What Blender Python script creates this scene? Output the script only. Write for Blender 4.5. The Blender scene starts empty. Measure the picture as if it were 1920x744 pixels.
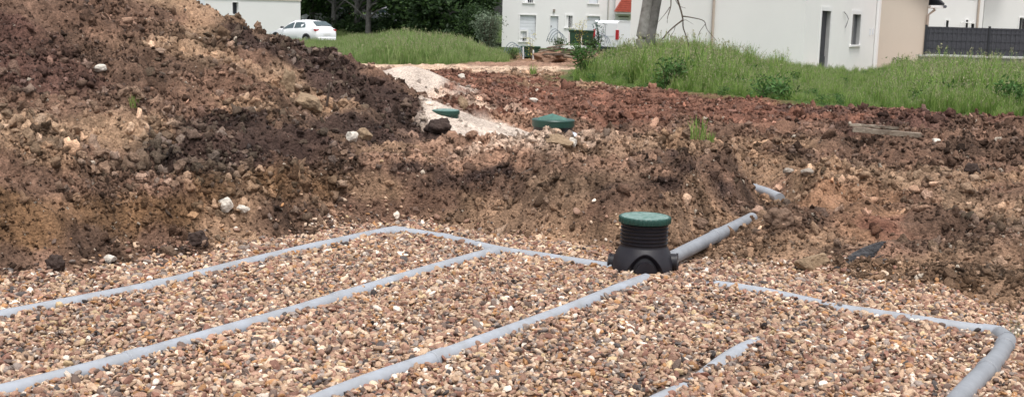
import bpy, bmesh, math, random
import numpy as np
from mathutils import Vector, Matrix, Euler
rnd = random.Random(7); rng = np.random.default_rng(11)
S = bpy.context.scene
COL = S.collection
PI = math.pi

# ------------------------------------------------------------------ camera
CZ, F, PITCH, ROLL = 1.8, 2200.0, math.atan(344/2200.0), 0.027
cam_m = Matrix.Translation((0,0,CZ)) @ Matrix.Rotation(PI/2-PITCH,4,'X') @ Matrix.Rotation(ROLL,4,'Z')
cd = bpy.data.cameras.new('camera'); cam = bpy.data.objects.new('camera', cd); COL.objects.link(cam)
cam.matrix_world = cam_m
cd.sensor_width = 36; cd.lens = 36*F/1920; cd.clip_end = 3000; cd.clip_start = .05
cd.dof.use_dof = True; cd.dof.focus_distance = 8.6; cd.dof.aperture_fstop = 9.0
S.camera = cam
R3 = cam_m.to_3x3()
def ray(px, py):
    return (R3 @ Vector(((px-960)/F, -(py-372)/F, -1)))
def P(px, py, D):                 # world point seen at a pixel at forward distance D
    d = ray(px, py); t = D/d.y
    return Vector((d.x*t, D, CZ+d.z*t))
def PZ(px, py, z=0.0):            # world point seen at a pixel on the level z
    d = ray(px, py); t = (z-CZ)/d.z
    return Vector((d.x*t, d.y*t, z))

# ------------------------------------------------------------------ noise
def _h(xi, yi, s):
    h = (xi.astype(np.int64)*374761393 + yi.astype(np.int64)*668265263 + s*974634777) & 0xffffffff
    h = ((h ^ (h >> 13))*1274126177) & 0xffffffff
    h = ((h ^ (h >> 16))*2246822519) & 0xffffffff
    return ((h ^ (h >> 15)) & 0xffffff)/float(0x1000000)
def pn(x, y, s=0):
    xi = np.floor(x); yi = np.floor(y); fx = x-xi; fy = y-yi
    def g(dx, dy):
        a = _h(xi+dx, yi+dy, s)*2*PI
        return np.cos(a)*(fx-dx)+np.sin(a)*(fy-dy)
    u = fx*fx*fx*(fx*(fx*6-15)+10); v = fy*fy*fy*(fy*(fy*6-15)+10)
    a = g(0,0)*(1-u)+g(1,0)*u; b = g(0,1)*(1-u)+g(1,1)*u
    return (a*(1-v)+b*v)*1.4
def fbm(x, y, o=4, s=0, gain=.5):
    r = 0; a = 1
    for k in range(o):
        r = r + a*pn(x*2**k, y*2**k, s+k*17); a *= gain
    return r
def lumps(x, y, size, s=0, fill=.7):      # clods: the highest of scattered half-spheres
    gx = x/size; gy = y/size; xi = np.floor(gx); yi = np.floor(gy); best = np.zeros_like(gx)
    for dx in (-1,0,1):
        for dy in (-1,0,1):
            cx = xi+dx+_h(xi+dx, yi+dy, s+1); cy = yi+dy+_h(xi+dx, yi+dy, s+2)
            r = .25+.5*_h(xi+dx, yi+dy, s+3); k = _h(xi+dx, yi+dy, s+4) < fill
            h = np.sqrt(np.maximum(0, r*r-(gx-cx)**2-(gy-cy)**2))
            best = np.maximum(best, np.where(k, h, 0))
    return best*size
def sstep(a, b, x):
    t = np.clip((x-a)/(b-a), 0, 1); return t*t*(3-2*t)

# ------------------------------------------------------------------ terrain shape
bed_px = [(-700,640),(-300,583),(0,541),(200,508),(330,488),(400,474),(500,458),(600,439),(700,421),(760,416),(830,424),(900,440),(1000,452),
          (1080,462),(1145,472),(1270,486),(1400,494),(1500,509),(1600,520),(1700,538),(1800,563),(1920,590),(2300,690)]
BED = [PZ(x,y) for x,y in bed_px]
bed_poly = np.array([(p.x,p.y) for p in BED]+[(7.5,.5),(-7.5,.5)])
def seg_dist(X, Y, pts, closed=False):
    best = np.full(X.shape, 1e9); n = len(pts)
    for i in range(n if closed else n-1):
        ax, ay = pts[i][0], pts[i][1]; bx, by = pts[(i+1)%n][0], pts[(i+1)%n][1]
        dx, dy = bx-ax, by-ay; L = dx*dx+dy*dy+1e-12
        t = np.clip(((X-ax)*dx+(Y-ay)*dy)/L, 0, 1)
        best = np.minimum(best, (X-ax-t*dx)**2+(Y-ay-t*dy)**2)
    return np.sqrt(best)
def inside(X, Y, poly):
    r = np.zeros(X.shape, bool); n = len(poly)
    for i in range(n):
        x1,y1 = poly[i][0], poly[i][1]; x2,y2 = poly[(i+1)%n][0], poly[(i+1)%n][1]
        c = ((y1 > Y) != (y2 > Y))
        xx = (x2-x1)*(Y-y1)/((y2-y1) if abs(y2-y1) > 1e-9 else 1e-9)+x1
        r ^= (c & (X < xx))
    return r
def bed_sd(X, Y):
    d = seg_dist(X, Y, bed_poly, True); return np.where(inside(X, Y, bed_poly), d, -d)

ctl = []
for x,y in bed_px: ctl.append(PZ(x,y,0.0))
ctl_px = [ # pixel x, pixel y, distance
 # left cut bank and spoil heap
 (-700,330,7.4),(-350,330,7.7),(0,340,8.0),(200,330,8.6),(400,332,9.3),(520,328,9.7),(600,322,10.1),(680,318,10.2),(760,316,10.35),
 (0,420,7.75),(200,410,8.3),(400,400,9.05),(600,375,9.85),
 (-500,150,9.8),(0,230,9.3),(0,130,10.6),(0,0,12.2),(0,-120,13.2),(-500,-150,13),
 (200,230,9.9),(200,130,11.2),(200,20,12.8),(200,-70,13.8),(350,230,10.4),(350,120,12),(350,45,13.4),(350,2,14.2),
 (440,150,12),(440,46,14.3),(400,24,14.3),(520,240,11),(520,150,12.6),(480,60,14.3),(520,80,14.4),(570,103,14.5),(600,116,14.4),(600,200,12),(600,270,11),
 (660,122,14.2),(660,200,12.4),(660,270,11.3),(700,140,13.9),(720,230,12.4),(750,180,13.4),(790,218,13),(840,252,12.6),(780,272,11.9),(700,295,11.2),
 # middle bank
 (820,312,10.6),(820,370,10.2),(760,290,11.5),(850,280,12.2),(900,360,10.3),(900,310,11.3),(900,280,12.4),(960,322,10.5),(960,400,9.85),
 (1040,405,9.55),(1060,342,9.95),(1120,336,9.85),(1080,300,11.2),(1150,400,9.25),(1200,345,9.6),(1200,410,9.2),(1250,302,11),(1330,302,11),(1380,342,10.0),
 (1330,395,9.4),(1300,450,8.95),(1260,390,9.3),(1310,340,9.75),(1250,287,11.8),(1120,288,12.2),(1250,276,13),(1000,290,12.2),
 (940,275,13),(940,240,15),(1040,252,14),(1040,228,16),(860,232,15.5),(833,226,14.9),(900,200,18),
 (720,147,21),(780,160,19.5),(810,170,18.5),(860,195,17),(850,160,23),(850,140,30),(750,124,36),(950,128,35),
 (1150,262,14.5),(1150,220,18),(1150,180,22),(1040,200,20),(1000,160,26),(1300,230,17),(1300,195,20.5),(1200,165,26),(1060,148,29),
 # right
 (1450,397,10),(1450,440,9.2),(1500,430,9.4),(1540,440,9.2),(1500,390,10.2),(1600,430,9.6),(1600,362,11.1),(1560,400,10.1),(1680,400,10.2),(1680,350,11.5),(1500,330,12.5),(1430,335,13),(1430,280,15),
 (1500,250,16),(1500,195,21.5),(1650,250,15),(1650,210,20),(1650,300,12.8),(1750,480,8.9),(1750,400,10.2),(1800,300,12.8),(1900,220,20),(1920,300,12.6),
 (1900,400,10),(1920,500,8.4),(1780,500,8.7),(2300,420,9),(2300,300,12),(2400,240,19),(1600,480,8.8),(1700,500,8.6),
 # beyond
 (560,118,38),(560,104,50),(900,116,40),(600,84,70),(760,92,62),(500,84,70),(300,84,70),(945,106,66),(1010,112,60),(1000,120,44),(1060,108,55),(1150,96,66),
 (1100,125,36),(1300,128,38),(1400,128,42),(1500,130,42),(1560,134,43),(1640,138,50),(1540,165,30),(1720,160,34),(1800,150,42),(1900,160,38),(2300,170,40),(2400,190,30),
]
for a in ctl_px: ctl.append(P(*a))
for X,Y,Z in [(-12,17,.25),(-9,18,.25),(-5,17.5,.3),(-3.4,17,.35),(-2.4,17.5,.4),(-14,30,.15),(-8,27,.15),(-30,50,-.1),(-50,100,-.4),(0,100,-.5),(60,100,-.4),(0,400,.6),(-200,400,.6),(200,400,.3),(-16,106,.75),(-11,106,.75),(-22,106,.7),(-5,106,.6),(-15.5,96,-.28),(-10,92,-.3),(-20,97,-.3),
              (30,50,-.3),(25,70,-.4),(8,70,-.4),(-14,7,.6),(10,6,.2),(14,14,.35),(-12,4,.5),(10,3,.3)]:
    ctl.append(Vector((X,Y,Z)))
def feat(X, Y): return X/Y, np.log(Y)*1.5
cp = np.array([[p.x,p.y,p.z] for p in ctl])
cu, cl = feat(cp[:,0], cp[:,1])
def phi(r2): return np.sqrt(r2+.02**2)
A = phi((cu[:,None]-cu[None])**2+(cl[:,None]-cl[None])**2)
n = len(cp); M_ = np.zeros((n+1,n+1)); M_[:n,:n] = A - np.eye(n)*.004; M_[:n,n] = 1; M_[n,:n] = 1
W_ = np.linalg.solve(M_, np.append(cp[:,2], 0))
def rbf(X, Y):
    u, l = feat(X, Y); r = np.full(X.shape, W_[n])
    for i in range(n): r = r + W_[i]*phi((u-cu[i])**2+(l-cl[i])**2)
    return r
TR = [PZ(1262,482,0), P(1330,452,9.0), P(1412,412,10.2), P(1468,380,11.4), P(1400,353,12.7), P(1330,320,13.3), P(1090,265,14.2)]
TRfloor = [0,.0,.10,.0,-.01,.06,.27]
grass_right = [P(1050,150,28.6),P(1110,156,27),P(1250,168,24.8),P(1450,192,21.6),P(1590,208,20.2),P(1700,214,20),P(1940,226,19.0),P(2500,250,18),P(2500,150,46),P(1900,140,46),
               P(1650,138,54),P(1520,128,42.5),P(1180,110,46),P(1110,112,46),P(1075,130,34)]
grass_left = [P(-300,120,38),P(560,119,38),P(700,121,37.2),P(830,124,36.4),P(900,119,39),P(950,113,43),P(958,106,52),P(940,98,66),P(880,88,80),P(620,50,105),P(300,50,105),P(-600,60,90)]
GR = np.array([(p.x,p.y) for p in grass_right]); GL = np.array([(p.x,p.y) for p in grass_left])
def masks(X, Y):
    bs = bed_sd(X, Y)
    dr = seg_dist(X, Y, GR, True); dl = seg_dist(X, Y, GL, True)
    gr = np.where(inside(X, Y, GR), dr, -dr); gl = np.where(inside(X, Y, GL), dl, -dl)
    return bs, np.maximum(gr, gl)
LID = P(1037,246,14.0); SA = P(768,165,19.0); SB = P(925,258,13.35)
def sand_mask(X, Y):
    wx = X+.35*fbm(X*1.2, Y*1.2, 5, 401, .6); wy = Y+.5*fbm(X*1.2, Y*1.2, 5, 402, .6)
    a = 1-np.hypot((wx-SA.x)/1.1, (wy-SA.y)/1.75); b_ = 1-np.hypot((X*.5+wx*.5-SB.x)/.92, (Y*.6+wy*.4-SB.y)/1.25)
    return np.maximum(sstep(-.05,.25,a), sstep(-.02,.16,b_))
def height(X, Y, want=False):
    X = np.asarray(X, float); Y = np.asarray(Y, float)
    z = rbf(X, Y); bs, gs = masks(X, Y)
    dirt = sstep(.05, -.25, bs)*(1-sstep(-.6, 1.2, gs))*sstep(75, 45, Y)
    near = sstep(26, 12, Y)
    wx = X+.12*pn(X*1.7, Y*1.7, 91); wy = Y+.12*pn(X*1.7+9, Y*1.7, 92)
    u_ = X/Y; Hk = np.interp(u_, [-.6,-.45,-.25,-.09,.05,.2], [.58,.56,.50,.42,.43,.46]); wk = sstep(.235,.185,u_+.02*pn(X*2,Y*2,501))*sstep(15,12.5,Y)*.85
    t_ = np.clip(z/Hk, 0, 1); z = np.where((z > 0)&(z < Hk), z*(1-wk)+wk*Hk*sstep(.12,.80,t_+.07*fbm(X*2.5,Y*2.5,3,502)*sstep(0,.15,t_)), z)
    z = z - .17*np.exp(-((X-LID.x)/.55)**2-((Y-LID.y+.32)/.45)**2)
    smk = sand_mask(X, Y); smooth = 1-.85*smk
    z = z + .34*np.exp(-((X-SA.x)/.75)**2-((Y-SA.y)/.8)**2)+.18*np.exp(-((X-SA.x+.6)/.5)**2-((Y-SA.y-1.3)/.7)**2)+.06*np.exp(-((X-SB.x)/.7)**2-((Y-SB.y)/.5)**2)
    nz = .12*fbm(wx*.9, wy*.9, 3, 5) + .085*fbm(wx*2.3, wy*2.9, 3, 9) - .05*np.maximum(0, .25-np.abs(fbm(wx*1.7, wy*2.6, 3, 19)))*near*4*.5 + .026*fbm(wx*10, wy*10, 5, 29, .68)
    k1 = np.clip(.35+.9*fbm(X*.8, Y*.8, 2, 55), 0, 1)
    nz = nz + .50*lumps(wx, wy*.9, .34, 3, .30)*k1*near + .55*lumps(wx, wy, .16, 13, .55)*near + .6*lumps(wx+3, wy, .08, 23, .65)*near + .6*lumps(wx+7, wy, .045, 33, .7)*near
    amp = (.35+.65*sstep(.02, .30, z))*smooth*(.72+.42*np.clip(.5+1.1*fbm(X*.9, Y*1.2, 4, 201), 0, 1))
    z = z + (.05*np.tanh(6*fbm(wx*1.1+3, wy*2.2, 2, 151)))*dirt*near*(1-smk)
    z = z + nz*dirt*amp*np.where(Y > 18, .75, 1)
    z = z + .05*fbm(X*.25, Y*.25, 3, 77)*(1-dirt)*sstep(-1, 2, gs)
    # trench of the feed pipe
    best = np.full(X.shape, 1e9); fl = np.zeros(X.shape)
    for i in range(len(TR)-1):
        a, b = TR[i], TR[i+1]; dx, dy = b.x-a.x, b.y-a.y
        t = np.clip(((X-a.x)*dx+(Y-a.y)*dy)/(dx*dx+dy*dy), 0, 1); d = np.hypot(X-a.x-t*dx, Y-a.y-t*dy)
        m = d < best; best = np.where(m, d, best); fl = np.where(m, TRfloor[i]*(1-t)+TRfloor[i+1]*t, fl)
    tw = sstep(.50, .16, best+.06*pn(X*5, Y*5, 61))
    z = np.where(z > fl, z*(1-tw)+(fl+.02*pn(X*9, Y*9, 62))*tw, z)
    w = sstep(-.10, .08, bs+.05*pn(X*3, Y*3, 44))
    z = z*(1-w)+(-.028+.012*pn(X*1.3, Y*1.3, 71))*w
    return (z, bs, gs, dirt) if want else z
def hit(px, py, d0=4.6, d1=60):
    d = ray(px, py); ys = np.exp(np.linspace(math.log(d0), math.log(d1), 2600)); t = ys/d.y
    zz = height(d.x*t, ys); k = np.argmax(zz >= CZ+d.z*t)
    return Vector((d.x*t[k], ys[k], zz[k]))
def gz(x, y): return float(height(np.array([x]), np.array([y]))[0])

# ------------------------------------------------------------------ soil colours: (pixel, colour, reach)
RED=(.165,.086,.064); DARK=(.058,.040,.036); TAN=(.235,.165,.115); YEL=(.26,.19,.135); OCH=(.165,.105,.062); ORG=(.235,.148,.098)
SAND=(.56,.47,.40); BRN=(.16,.105,.08); PINK=(.27,.18,.135); TRK=(.50,.41,.33); MUD=(.115,.078,.06); MAR=(.098,.058,.05)
cpx = [(0,60,MAR),(60,150,MAR),(100,30,BRN),(150,90,MUD),(230,40,BRN),(300,30,BRN),(350,15,YEL),(260,130,MUD),(330,130,MUD),(40,200,BRN),(100,140,MAR),(180,200,BRN),(300,200,BRN),
 (370,60,YEL),(400,95,YEL),(380,40,TAN),(430,110,TAN),(470,70,DARK),(440,50,DARK),(520,95,DARK),(560,120,DARK),(600,140,DARK),(640,140,DARK),(480,110,BRN),(500,150,TAN),(540,130,YEL),(540,160,YEL),
 (600,170,DARK),(660,170,DARK),(700,190,DARK),(730,220,DARK),(780,245,DARK),(820,250,DARK),(640,230,DARK),(700,250,DARK),(580,190,TAN),(560,220,MUD),(600,250,DARK),(430,180,BRN),(430,150,BRN),(480,200,TAN),
 (60,230,YEL),(20,270,YEL),(110,260,YEL),(180,240,YEL),(240,260,YEL),(300,240,TAN),(60,290,TAN),(160,290,BRN),(380,210,BRN),(350,270,DARK),(400,240,DARK),(450,270,DARK),(350,300,DARK),(430,300,DARK),(500,280,DARK),(560,290,DARK),(620,290,MUD),
 (250,320,MUD),(100,340,BRN),(20,330,BRN),(180,350,MUD),(280,340,BRN),(0,400,OCH),(80,410,OCH),(160,400,OCH),(240,420,OCH),(60,450,OCH),(160,460,MUD),(100,490,BRN),(330,400,OCH),(300,450,BRN),(330,470,MUD),(400,440,TAN),(20,500,MUD),
 (400,360,OCH),(450,380,TAN),(500,350,OCH),(520,400,MUD),(600,350,OCH),(600,400,BRN),(680,340,TAN),(660,380,BRN),(720,400,BRN),(700,300,PINK),(640,300,MUD),(760,300,PINK),(820,295,PINK),(780,330,MUD),(740,280,TAN),(860,320,PINK),
 (800,380,BRN),(860,380,TAN),(880,350,BRN),(930,330,MUD),(960,350,MUD),(950,400,TAN),(1040,410,TAN),(1030,340,YEL),(1090,335,YEL),(1130,345,TAN),(1110,390,BRN),(1150,430,TAN),(1060,440,TAN),(1180,360,BRN),(1230,350,MUD),(1230,320,PINK),(1180,300,PINK),
 (1300,340,TAN),(1260,380,TAN),(1340,360,MUD),(1380,380,MUD),(1330,410,TAN),(1300,440,TAN),(1290,300,MUD),(1200,290,MUD),(1100,300,PINK),(1000,300,PINK),(920,300,PINK),(880,270,PINK),(1360,330,BRN),
 (900,245,SAND),(950,250,SAND),(985,262,SAND),(930,268,SAND),(880,250,SAND),(1000,285,PINK),(1080,280,TAN),(1020,262,SAND),(730,155,SAND),(770,165,SAND),(805,160,SAND),(780,190,PINK),(830,190,SAND),(715,145,SAND),(850,205,TAN),
 (1140,345,DARK),(1150,370,MUD),(1240,345,DARK),(1290,320,DARK),(1350,345,DARK),(1390,360,MUD),(1370,320,MUD),(900,335,DARK),(870,342,DARK),(950,330,DARK),(760,312,DARK),(830,318,DARK),(800,330,DARK),(680,316,MUD),(1210,300,MUD),(1290,292,DARK),(1200,430,TAN),(1320,385,TAN),(1080,380,TAN),(1010,430,TAN),(1060,350,YEL),(870,400,TAN),(700,360,TAN),(600,380,TAN),(870,228,RED),(900,228,RED),(930,232,PINK),(840,228,BRN),(860,175,RED),(840,160,RED),(820,150,RED),(780,142,RED),(850,240,TAN),(590,112,DARK),(620,124,DARK),(660,130,DARK),(690,150,DARK),(720,170,DARK),(745,190,DARK),(880,212,RED),(940,210,RED),(960,225,PINK),(1000,200,RED),(1050,190,RED),(900,170,RED),(870,150,RED),(950,150,RED),(1020,150,RED),(1100,170,RED),(1100,200,RED),(1150,230,RED),(1200,190,RED),(1200,220,RED),(1250,240,BRN),(1300,200,RED),  # first: dark bank clods, with ledge shade painted in along the brink
 (1380,210,RED),(1300,240,BRN),(1150,270,TAN),(1200,275,YEL),(1250,272,TAN),(1300,270,TAN),(1400,240,BRN),(1450,220,RED),(1550,220,RED),(1500,210,MAR),(1650,230,MAR),(1750,230,MAR),(1880,235,BRN),(1800,260,MUD),(1700,270,BRN),(1600,265,MUD),
 (1400,280,TAN),(1450,270,TAN),(1450,300,TAN),(1400,310,TAN),(1500,290,MUD),(1550,290,BRN),(1620,300,MUD),(1700,300,BRN),(1800,300,BRN),(1900,300,MUD),(1450,330,TAN),(1500,320,TAN),(1560,320,TAN),(1650,325,YEL),(1750,325,YEL),(1820,330,TAN),(1900,350,BRN),
 (1430,360,PINK),(1500,350,TAN),(1540,380,ORG),(1600,370,ORG),(1650,380,ORG),(1620,400,ORG),(1600,430,ORG),(1660,430,RED),(1580,350,ORG),(1450,400,MUD),(1480,420,MUD),(1430,430,TAN),(1500,450,TAN),(1400,470,TAN),(1450,480,TAN),(1540,460,TAN),(1540,420,BRN),
 (1720,380,BRN),(1780,380,YEL),(1850,400,TAN),(1900,400,TAN),(1720,430,MUD),(1800,420,MUD),(1870,440,MUD),(1700,460,MUD),(1640,470,BRN),(1750,480,TAN),(1820,500,TAN),(1880,520,YEL),(1850,540,OCH),(1900,560,TAN),(1800,540,TAN),(1650,500,TAN),
 (640,121,TRK),(700,124,TRK),(760,126,TRK),(830,128,TRK),(900,128,TRK),(960,128,TRK),(1000,126,TRK),(1030,118,PINK),(1040,100,ORG),(1020,110,ORG),(960,118,PINK),(1050,135,TAN),(1100,160,TAN),(1000,140,TAN),(700,135,BRN),(820,138,RED),(900,140,RED)]
bi_c, bi_f = [], []
for x,y,c in cpx:
    p = hit(x,y,*((30,60) if c is TRK else (16.5,40) if (c in (SAND,PINK) and y < 215) else ())); u, l = feat(p.x,p.y); bi_f.append((u,l,p.z*.22)); bi_c.append(c)
bi_f = np.array(bi_f); bi_c = np.array(bi_c)
def soil(X, Y, Z):
    u, l = feat(X, Y); s = .022
    u = u+s*fbm(X*1.1, Y*1.1, 4, 101, .6); l = l+s*1.2*fbm(X*1.1, Y*1.1, 4, 111, .6); zz = Z*.22
    num = np.zeros(X.shape+(3,)); den = np.zeros(X.shape)
    for f, c in zip(bi_f, bi_c):
        d2 = (u-f[0])**2+(l-f[1])**2+(zz-f[2])**2
        w = 1/(d2+2e-5)**2.4
        num += w[...,None]*c; den += w
    c = num/den[...,None]
    v = 1.0+.50*fbm(X*2.3, Y*2.3, 6, 131, .72)  # random soil tone, lows deepened to paint in crevice shade
    c = c*.9*np.clip(v, .3, 1.75)[...,None]; g = c.mean(-1, keepdims=True); k = np.clip(.10+.25*fbm(X*1.3, Y*1.3, 3, 171), 0, .5)[...,None]
    c = c*(1-k)+g*np.array((1.28,.95,.77))*k; c = c*np.array((1.08,.965,.875)); m = sand_mask(X, Y)[...,None]
    return c*(1-m)+m*np.array(SAND)*(.88+.22*fbm(X*3,Y*3,4,181,.6))[...,None]

# ------------------------------------------------------------------ materials
MATS = {}
def mat(name, color, rough=.8, spec=.3, bump=0, bscale=40, var=0, vscale=8, metallic=0, dirt=None):
    if name in MATS: return MATS[name]
    m = bpy.data.materials.new(name); m.use_nodes = True; nt = m.node_tree; b = nt.nodes['Principled BSDF']
    b.inputs['Base Color'].default_value = (*color,1); b.inputs['Roughness'].default_value = rough
    b.inputs['Specular IOR Level'].default_value = spec; b.inputs['Metallic'].default_value = metallic
    tc = nt.nodes.new('ShaderNodeTexCoord')
    if var or dirt:
        n1 = nt.nodes.new('ShaderNodeTexNoise'); n1.inputs['Scale'].default_value = vscale; n1.inputs['Detail'].default_value = 6; n1.inputs['Roughness'].default_value = .65
        nt.links.new(tc.outputs['Object'], n1.inputs['Vector'])
        r = nt.nodes.new('ShaderNodeValToRGB'); r.color_ramp.elements[0].position = .3; r.color_ramp.elements[1].position = .7
        d = dirt if dirt else tuple(c*(1-var) for c in color)
        r.color_ramp.elements[0].color = (*d,1); r.color_ramp.elements[1].color = (*[min(1,c*(1+var*.5)) for c in color],1)
        nt.links.new(n1.outputs['Fac'], r.inputs['Fac']); nt.links.new(r.outputs['Color'], b.inputs['Base Color'])
    if bump:
        n2 = nt.nodes.new('ShaderNodeTexNoise'); n2.inputs['Scale'].default_value = bscale; n2.inputs['Detail'].default_value = 5
        nt.links.new(tc.outputs['Object'], n2.inputs['Vector'])
        bp = nt.nodes.new('ShaderNodeBump'); bp.inputs['Strength'].default_value = bump; bp.inputs['Distance'].default_value = .02
        nt.links.new(n2.outputs['Fac'], bp.inputs['Height']); nt.links.new(bp.outputs['Normal'], b.inputs['Normal'])
    MATS[name] = m; return m
def attr_mat(name, kind, rough=.9, noise=(60,.5), bump=.5, translucent=0, spec=.2, island=0):
    m = bpy.data.materials.new(name); m.use_nodes = True; nt = m.node_tree; L = nt.links; b = nt.nodes['Principled BSDF']
    at = nt.nodes.new('ShaderNodeAttribute'); at.attribute_name = 'col'; at.attribute_type = kind
    tc = nt.nodes.new('ShaderNodeTexCoord'); n1 = nt.nodes.new('ShaderNodeTexNoise'); n1.inputs['Scale'].default_value = noise[0]; n1.inputs['Detail'].default_value = 6; n1.inputs['Roughness'].default_value = .7
    L.new(tc.outputs['Object'], n1.inputs['Vector'])
    mr = nt.nodes.new('ShaderNodeMapRange'); mr.inputs['From Min'].default_value = .3; mr.inputs['From Max'].default_value = .7; mr.inputs['To Min'].default_value = 1-noise[1]; mr.inputs['To Max'].default_value = 1+noise[1]
    L.new(n1.outputs['Fac'], mr.inputs['Value'])
    mx = nt.nodes.new('ShaderNodeVectorMath'); mx.operation = 'SCALE'; L.new(at.outputs['Color'], mx.inputs[0]); L.new(mr.outputs['Result'], mx.inputs['Scale'])
    out = mx.outputs['Vector']
    if island:
        g = nt.nodes.new('ShaderNodeNewGeometry'); m2 = nt.nodes.new('ShaderNodeMapRange'); m2.inputs['To Min'].default_value = 1-island; m2.inputs['To Max'].default_value = 1+island
        L.new(g.outputs['Random Per Island'], m2.inputs['Value']); x2 = nt.nodes.new('ShaderNodeVectorMath'); x2.operation = 'SCALE'
        L.new(out, x2.inputs[0]); L.new(m2.outputs['Result'], x2.inputs['Scale']); out = x2.outputs['Vector']
    L.new(out, b.inputs['Base Color']); b.inputs['Roughness'].default_value = rough; b.inputs['Specular IOR Level'].default_value = spec
    if bump:
        n2 = nt.nodes.new('ShaderNodeTexNoise'); n2.inputs['Scale'].default_value = noise[0]*1.6; n2.inputs['Detail'].default_value = 4
        L.new(tc.outputs['Object'], n2.inputs['Vector']); bp = nt.nodes.new('ShaderNodeBump'); bp.inputs['Strength'].default_value = bump; bp.inputs['Distance'].default_value = .02
        L.new(n2.outputs['Fac'], bp.inputs['Height']); L.new(bp.outputs['Normal'], b.inputs['Normal'])
    return m
def leaf_mat(name, color, island=.45, trans=.35, hue=None):
    m = bpy.data.materials.new(name); m.use_nodes = True; nt = m.node_tree; L = nt.links; b = nt.nodes['Principled BSDF']
    g = nt.nodes.new('ShaderNodeNewGeometry'); r = nt.nodes.new('ShaderNodeValToRGB'); L.new(g.outputs['Random Per Island'], r.inputs['Fac'])
    lo = tuple(c*(1-island) for c in color); hi = hue if hue else tuple(c*(1+island) for c in color)
    r.color_ramp.elements[0].color = (*lo,1); r.color_ramp.elements[1].color = (*hi,1)
    e = r.color_ramp.elements.new(.5); e.color = (*color,1)
    L.new(r.outputs['Color'], b.inputs['Base Color']); b.inputs['Roughness'].default_value = .6; b.inputs['Specular IOR Level'].default_value = .25
    t = nt.nodes.new('ShaderNodeBsdfTranslucent'); L.new(r.outputs['Color'], t.inputs['Color'])
    ms = nt.nodes.new('ShaderNodeMixShader'); ms.inputs['Fac'].default_value = trans
    L.new(b.outputs[0], ms.inputs[1]); L.new(t.outputs[0], ms.inputs[2]); L.new(ms.outputs[0], nt.nodes['Material Output'].inputs['Surface'])
    return m
M_pipe = mat('grey_pvc', (.35,.38,.43), .45, .4, dirt=(.265,.275,.29), vscale=7, bump=.08)
M_pipe_d = mat('dusty_grey_pvc', (.25,.265,.29), .5, .4, var=.25, vscale=6, bump=.05)
M_blk = mat('black_plastic', (.010,.009,.014), .42, .35, dirt=(.020,.018,.022), vscale=14)
M_grn = mat('green_plastic', (.012,.058,.045), .42, .5, var=.3, vscale=9)
M_grnpale = mat('dusty_green_lid', (.24,.32,.30), .7, .3, dirt=(.05,.13,.11), vscale=30)
M_render = mat('white_render', (.78,.78,.775), .9, .2, var=.025, vscale=.7, bump=.15, bscale=25)
M_render_b = mat('pale_grey_render', (.66,.655,.64), .9, .2, var=.03, vscale=.6, bump=.15, bscale=25)
M_beige = mat('beige_render', (.62,.56,.48), .9, .2, var=.03, vscale=.8, bump=.15, bscale=25)
M_trim = mat('white_trim', (.82,.82,.82), .6, .3)
M_shut = mat('pale_shutter', (.70,.73,.77), .55, .4, var=.05, vscale=3)
M_darkglass = mat('dark_glass', (.03,.035,.045), .12, .6)
M_darkin = mat('dark_grey_panel', (.045,.045,.055), .6, .3, var=.2, vscale=3)
M_reveal = mat('bare_grey_render', (.42,.42,.42), .9, .2, var=.1, vscale=4)
M_tile = mat('red_roof_tile', (.42,.10,.07), .8, .2, var=.2, vscale=5)
M_slate = mat('grey_slate', (.10,.105,.125), .7, .3, var=.3, vscale=6)
M_copper = mat('beige_downpipe', (.48,.40,.34), .5, .4, var=.08)
M_fence = mat('grey_woven_panel', (.085,.085,.10), .8, .3, dirt=(.05,.05,.06), vscale=14, bump=.4, bscale=30)
M_post = mat('dark_grey_metal', (.03,.032,.04), .5, .4)
M_conc = mat('grey_concrete', (.25,.24,.22), .95, .2, dirt=(.14,.14,.11), vscale=3, bump=.3)
M_cope = mat('pale_coping', (.50,.49,.46), .9, .2, var=.1)
M_bark = mat('grey_bark', (.34,.33,.31), .9, .2, dirt=(.15,.14,.125), vscale=4, bump=.8, bscale=12)
M_twig = mat('dark_twig', (.10,.075,.06), .9, .2)
M_white = mat('white_car_paint', (.84,.85,.88), .25, .5)
M_silver = mat('silver_car_paint', (.5,.52,.56), .25, .5)
M_glass = mat('tinted_glass', (.06,.09,.10), .08, .7)
M_tyre = mat('tyre_rubber', (.02,.02,.02), .8, .2)
M_rim = mat('alloy_rim', (.35,.36,.38), .35, .5, metallic=.6)
M_red = mat('red_lamp', (.45,.02,.03), .3, .5)
M_bin = mat('dark_green_bin', (.025,.075,.045), .5, .4, var=.2)
M_wood = mat('weathered_timber', (.33,.28,.22), .9, .2, dirt=(.16,.12,.09), vscale=12, bump=.5)
M_char = mat('charred_wood', (.022,.021,.023), .85, .3, dirt=(.07,.07,.075), vscale=22, bump=1, bscale=30)
M_stone_w = mat('white_flint', (.62,.57,.50), .8, .3, var=.25, vscale=14, bump=.5)
M_stone_t = mat('tan_rock', (.30,.215,.14), .9, .2, var=.35, vscale=10, bump=.8)
M_stone_g = mat('grey_rock', (.33,.29,.25), .9, .2, var=.35, vscale=10, bump=.8)
M_clod = mat('dark_clod', (.06,.042,.036), .95, .2, var=.4, vscale=10, bump=1)
M_brnclod = mat('brown_clod', (.19,.125,.09), .95, .2, var=.4, vscale=10, bump=1)
M_bag = mat('white_plastic_sleeve', (.62,.66,.72), .45, .4, var=.1)
M_mesh = mat('blue_grey_wire', (.20,.25,.30), .5, .4)

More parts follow.
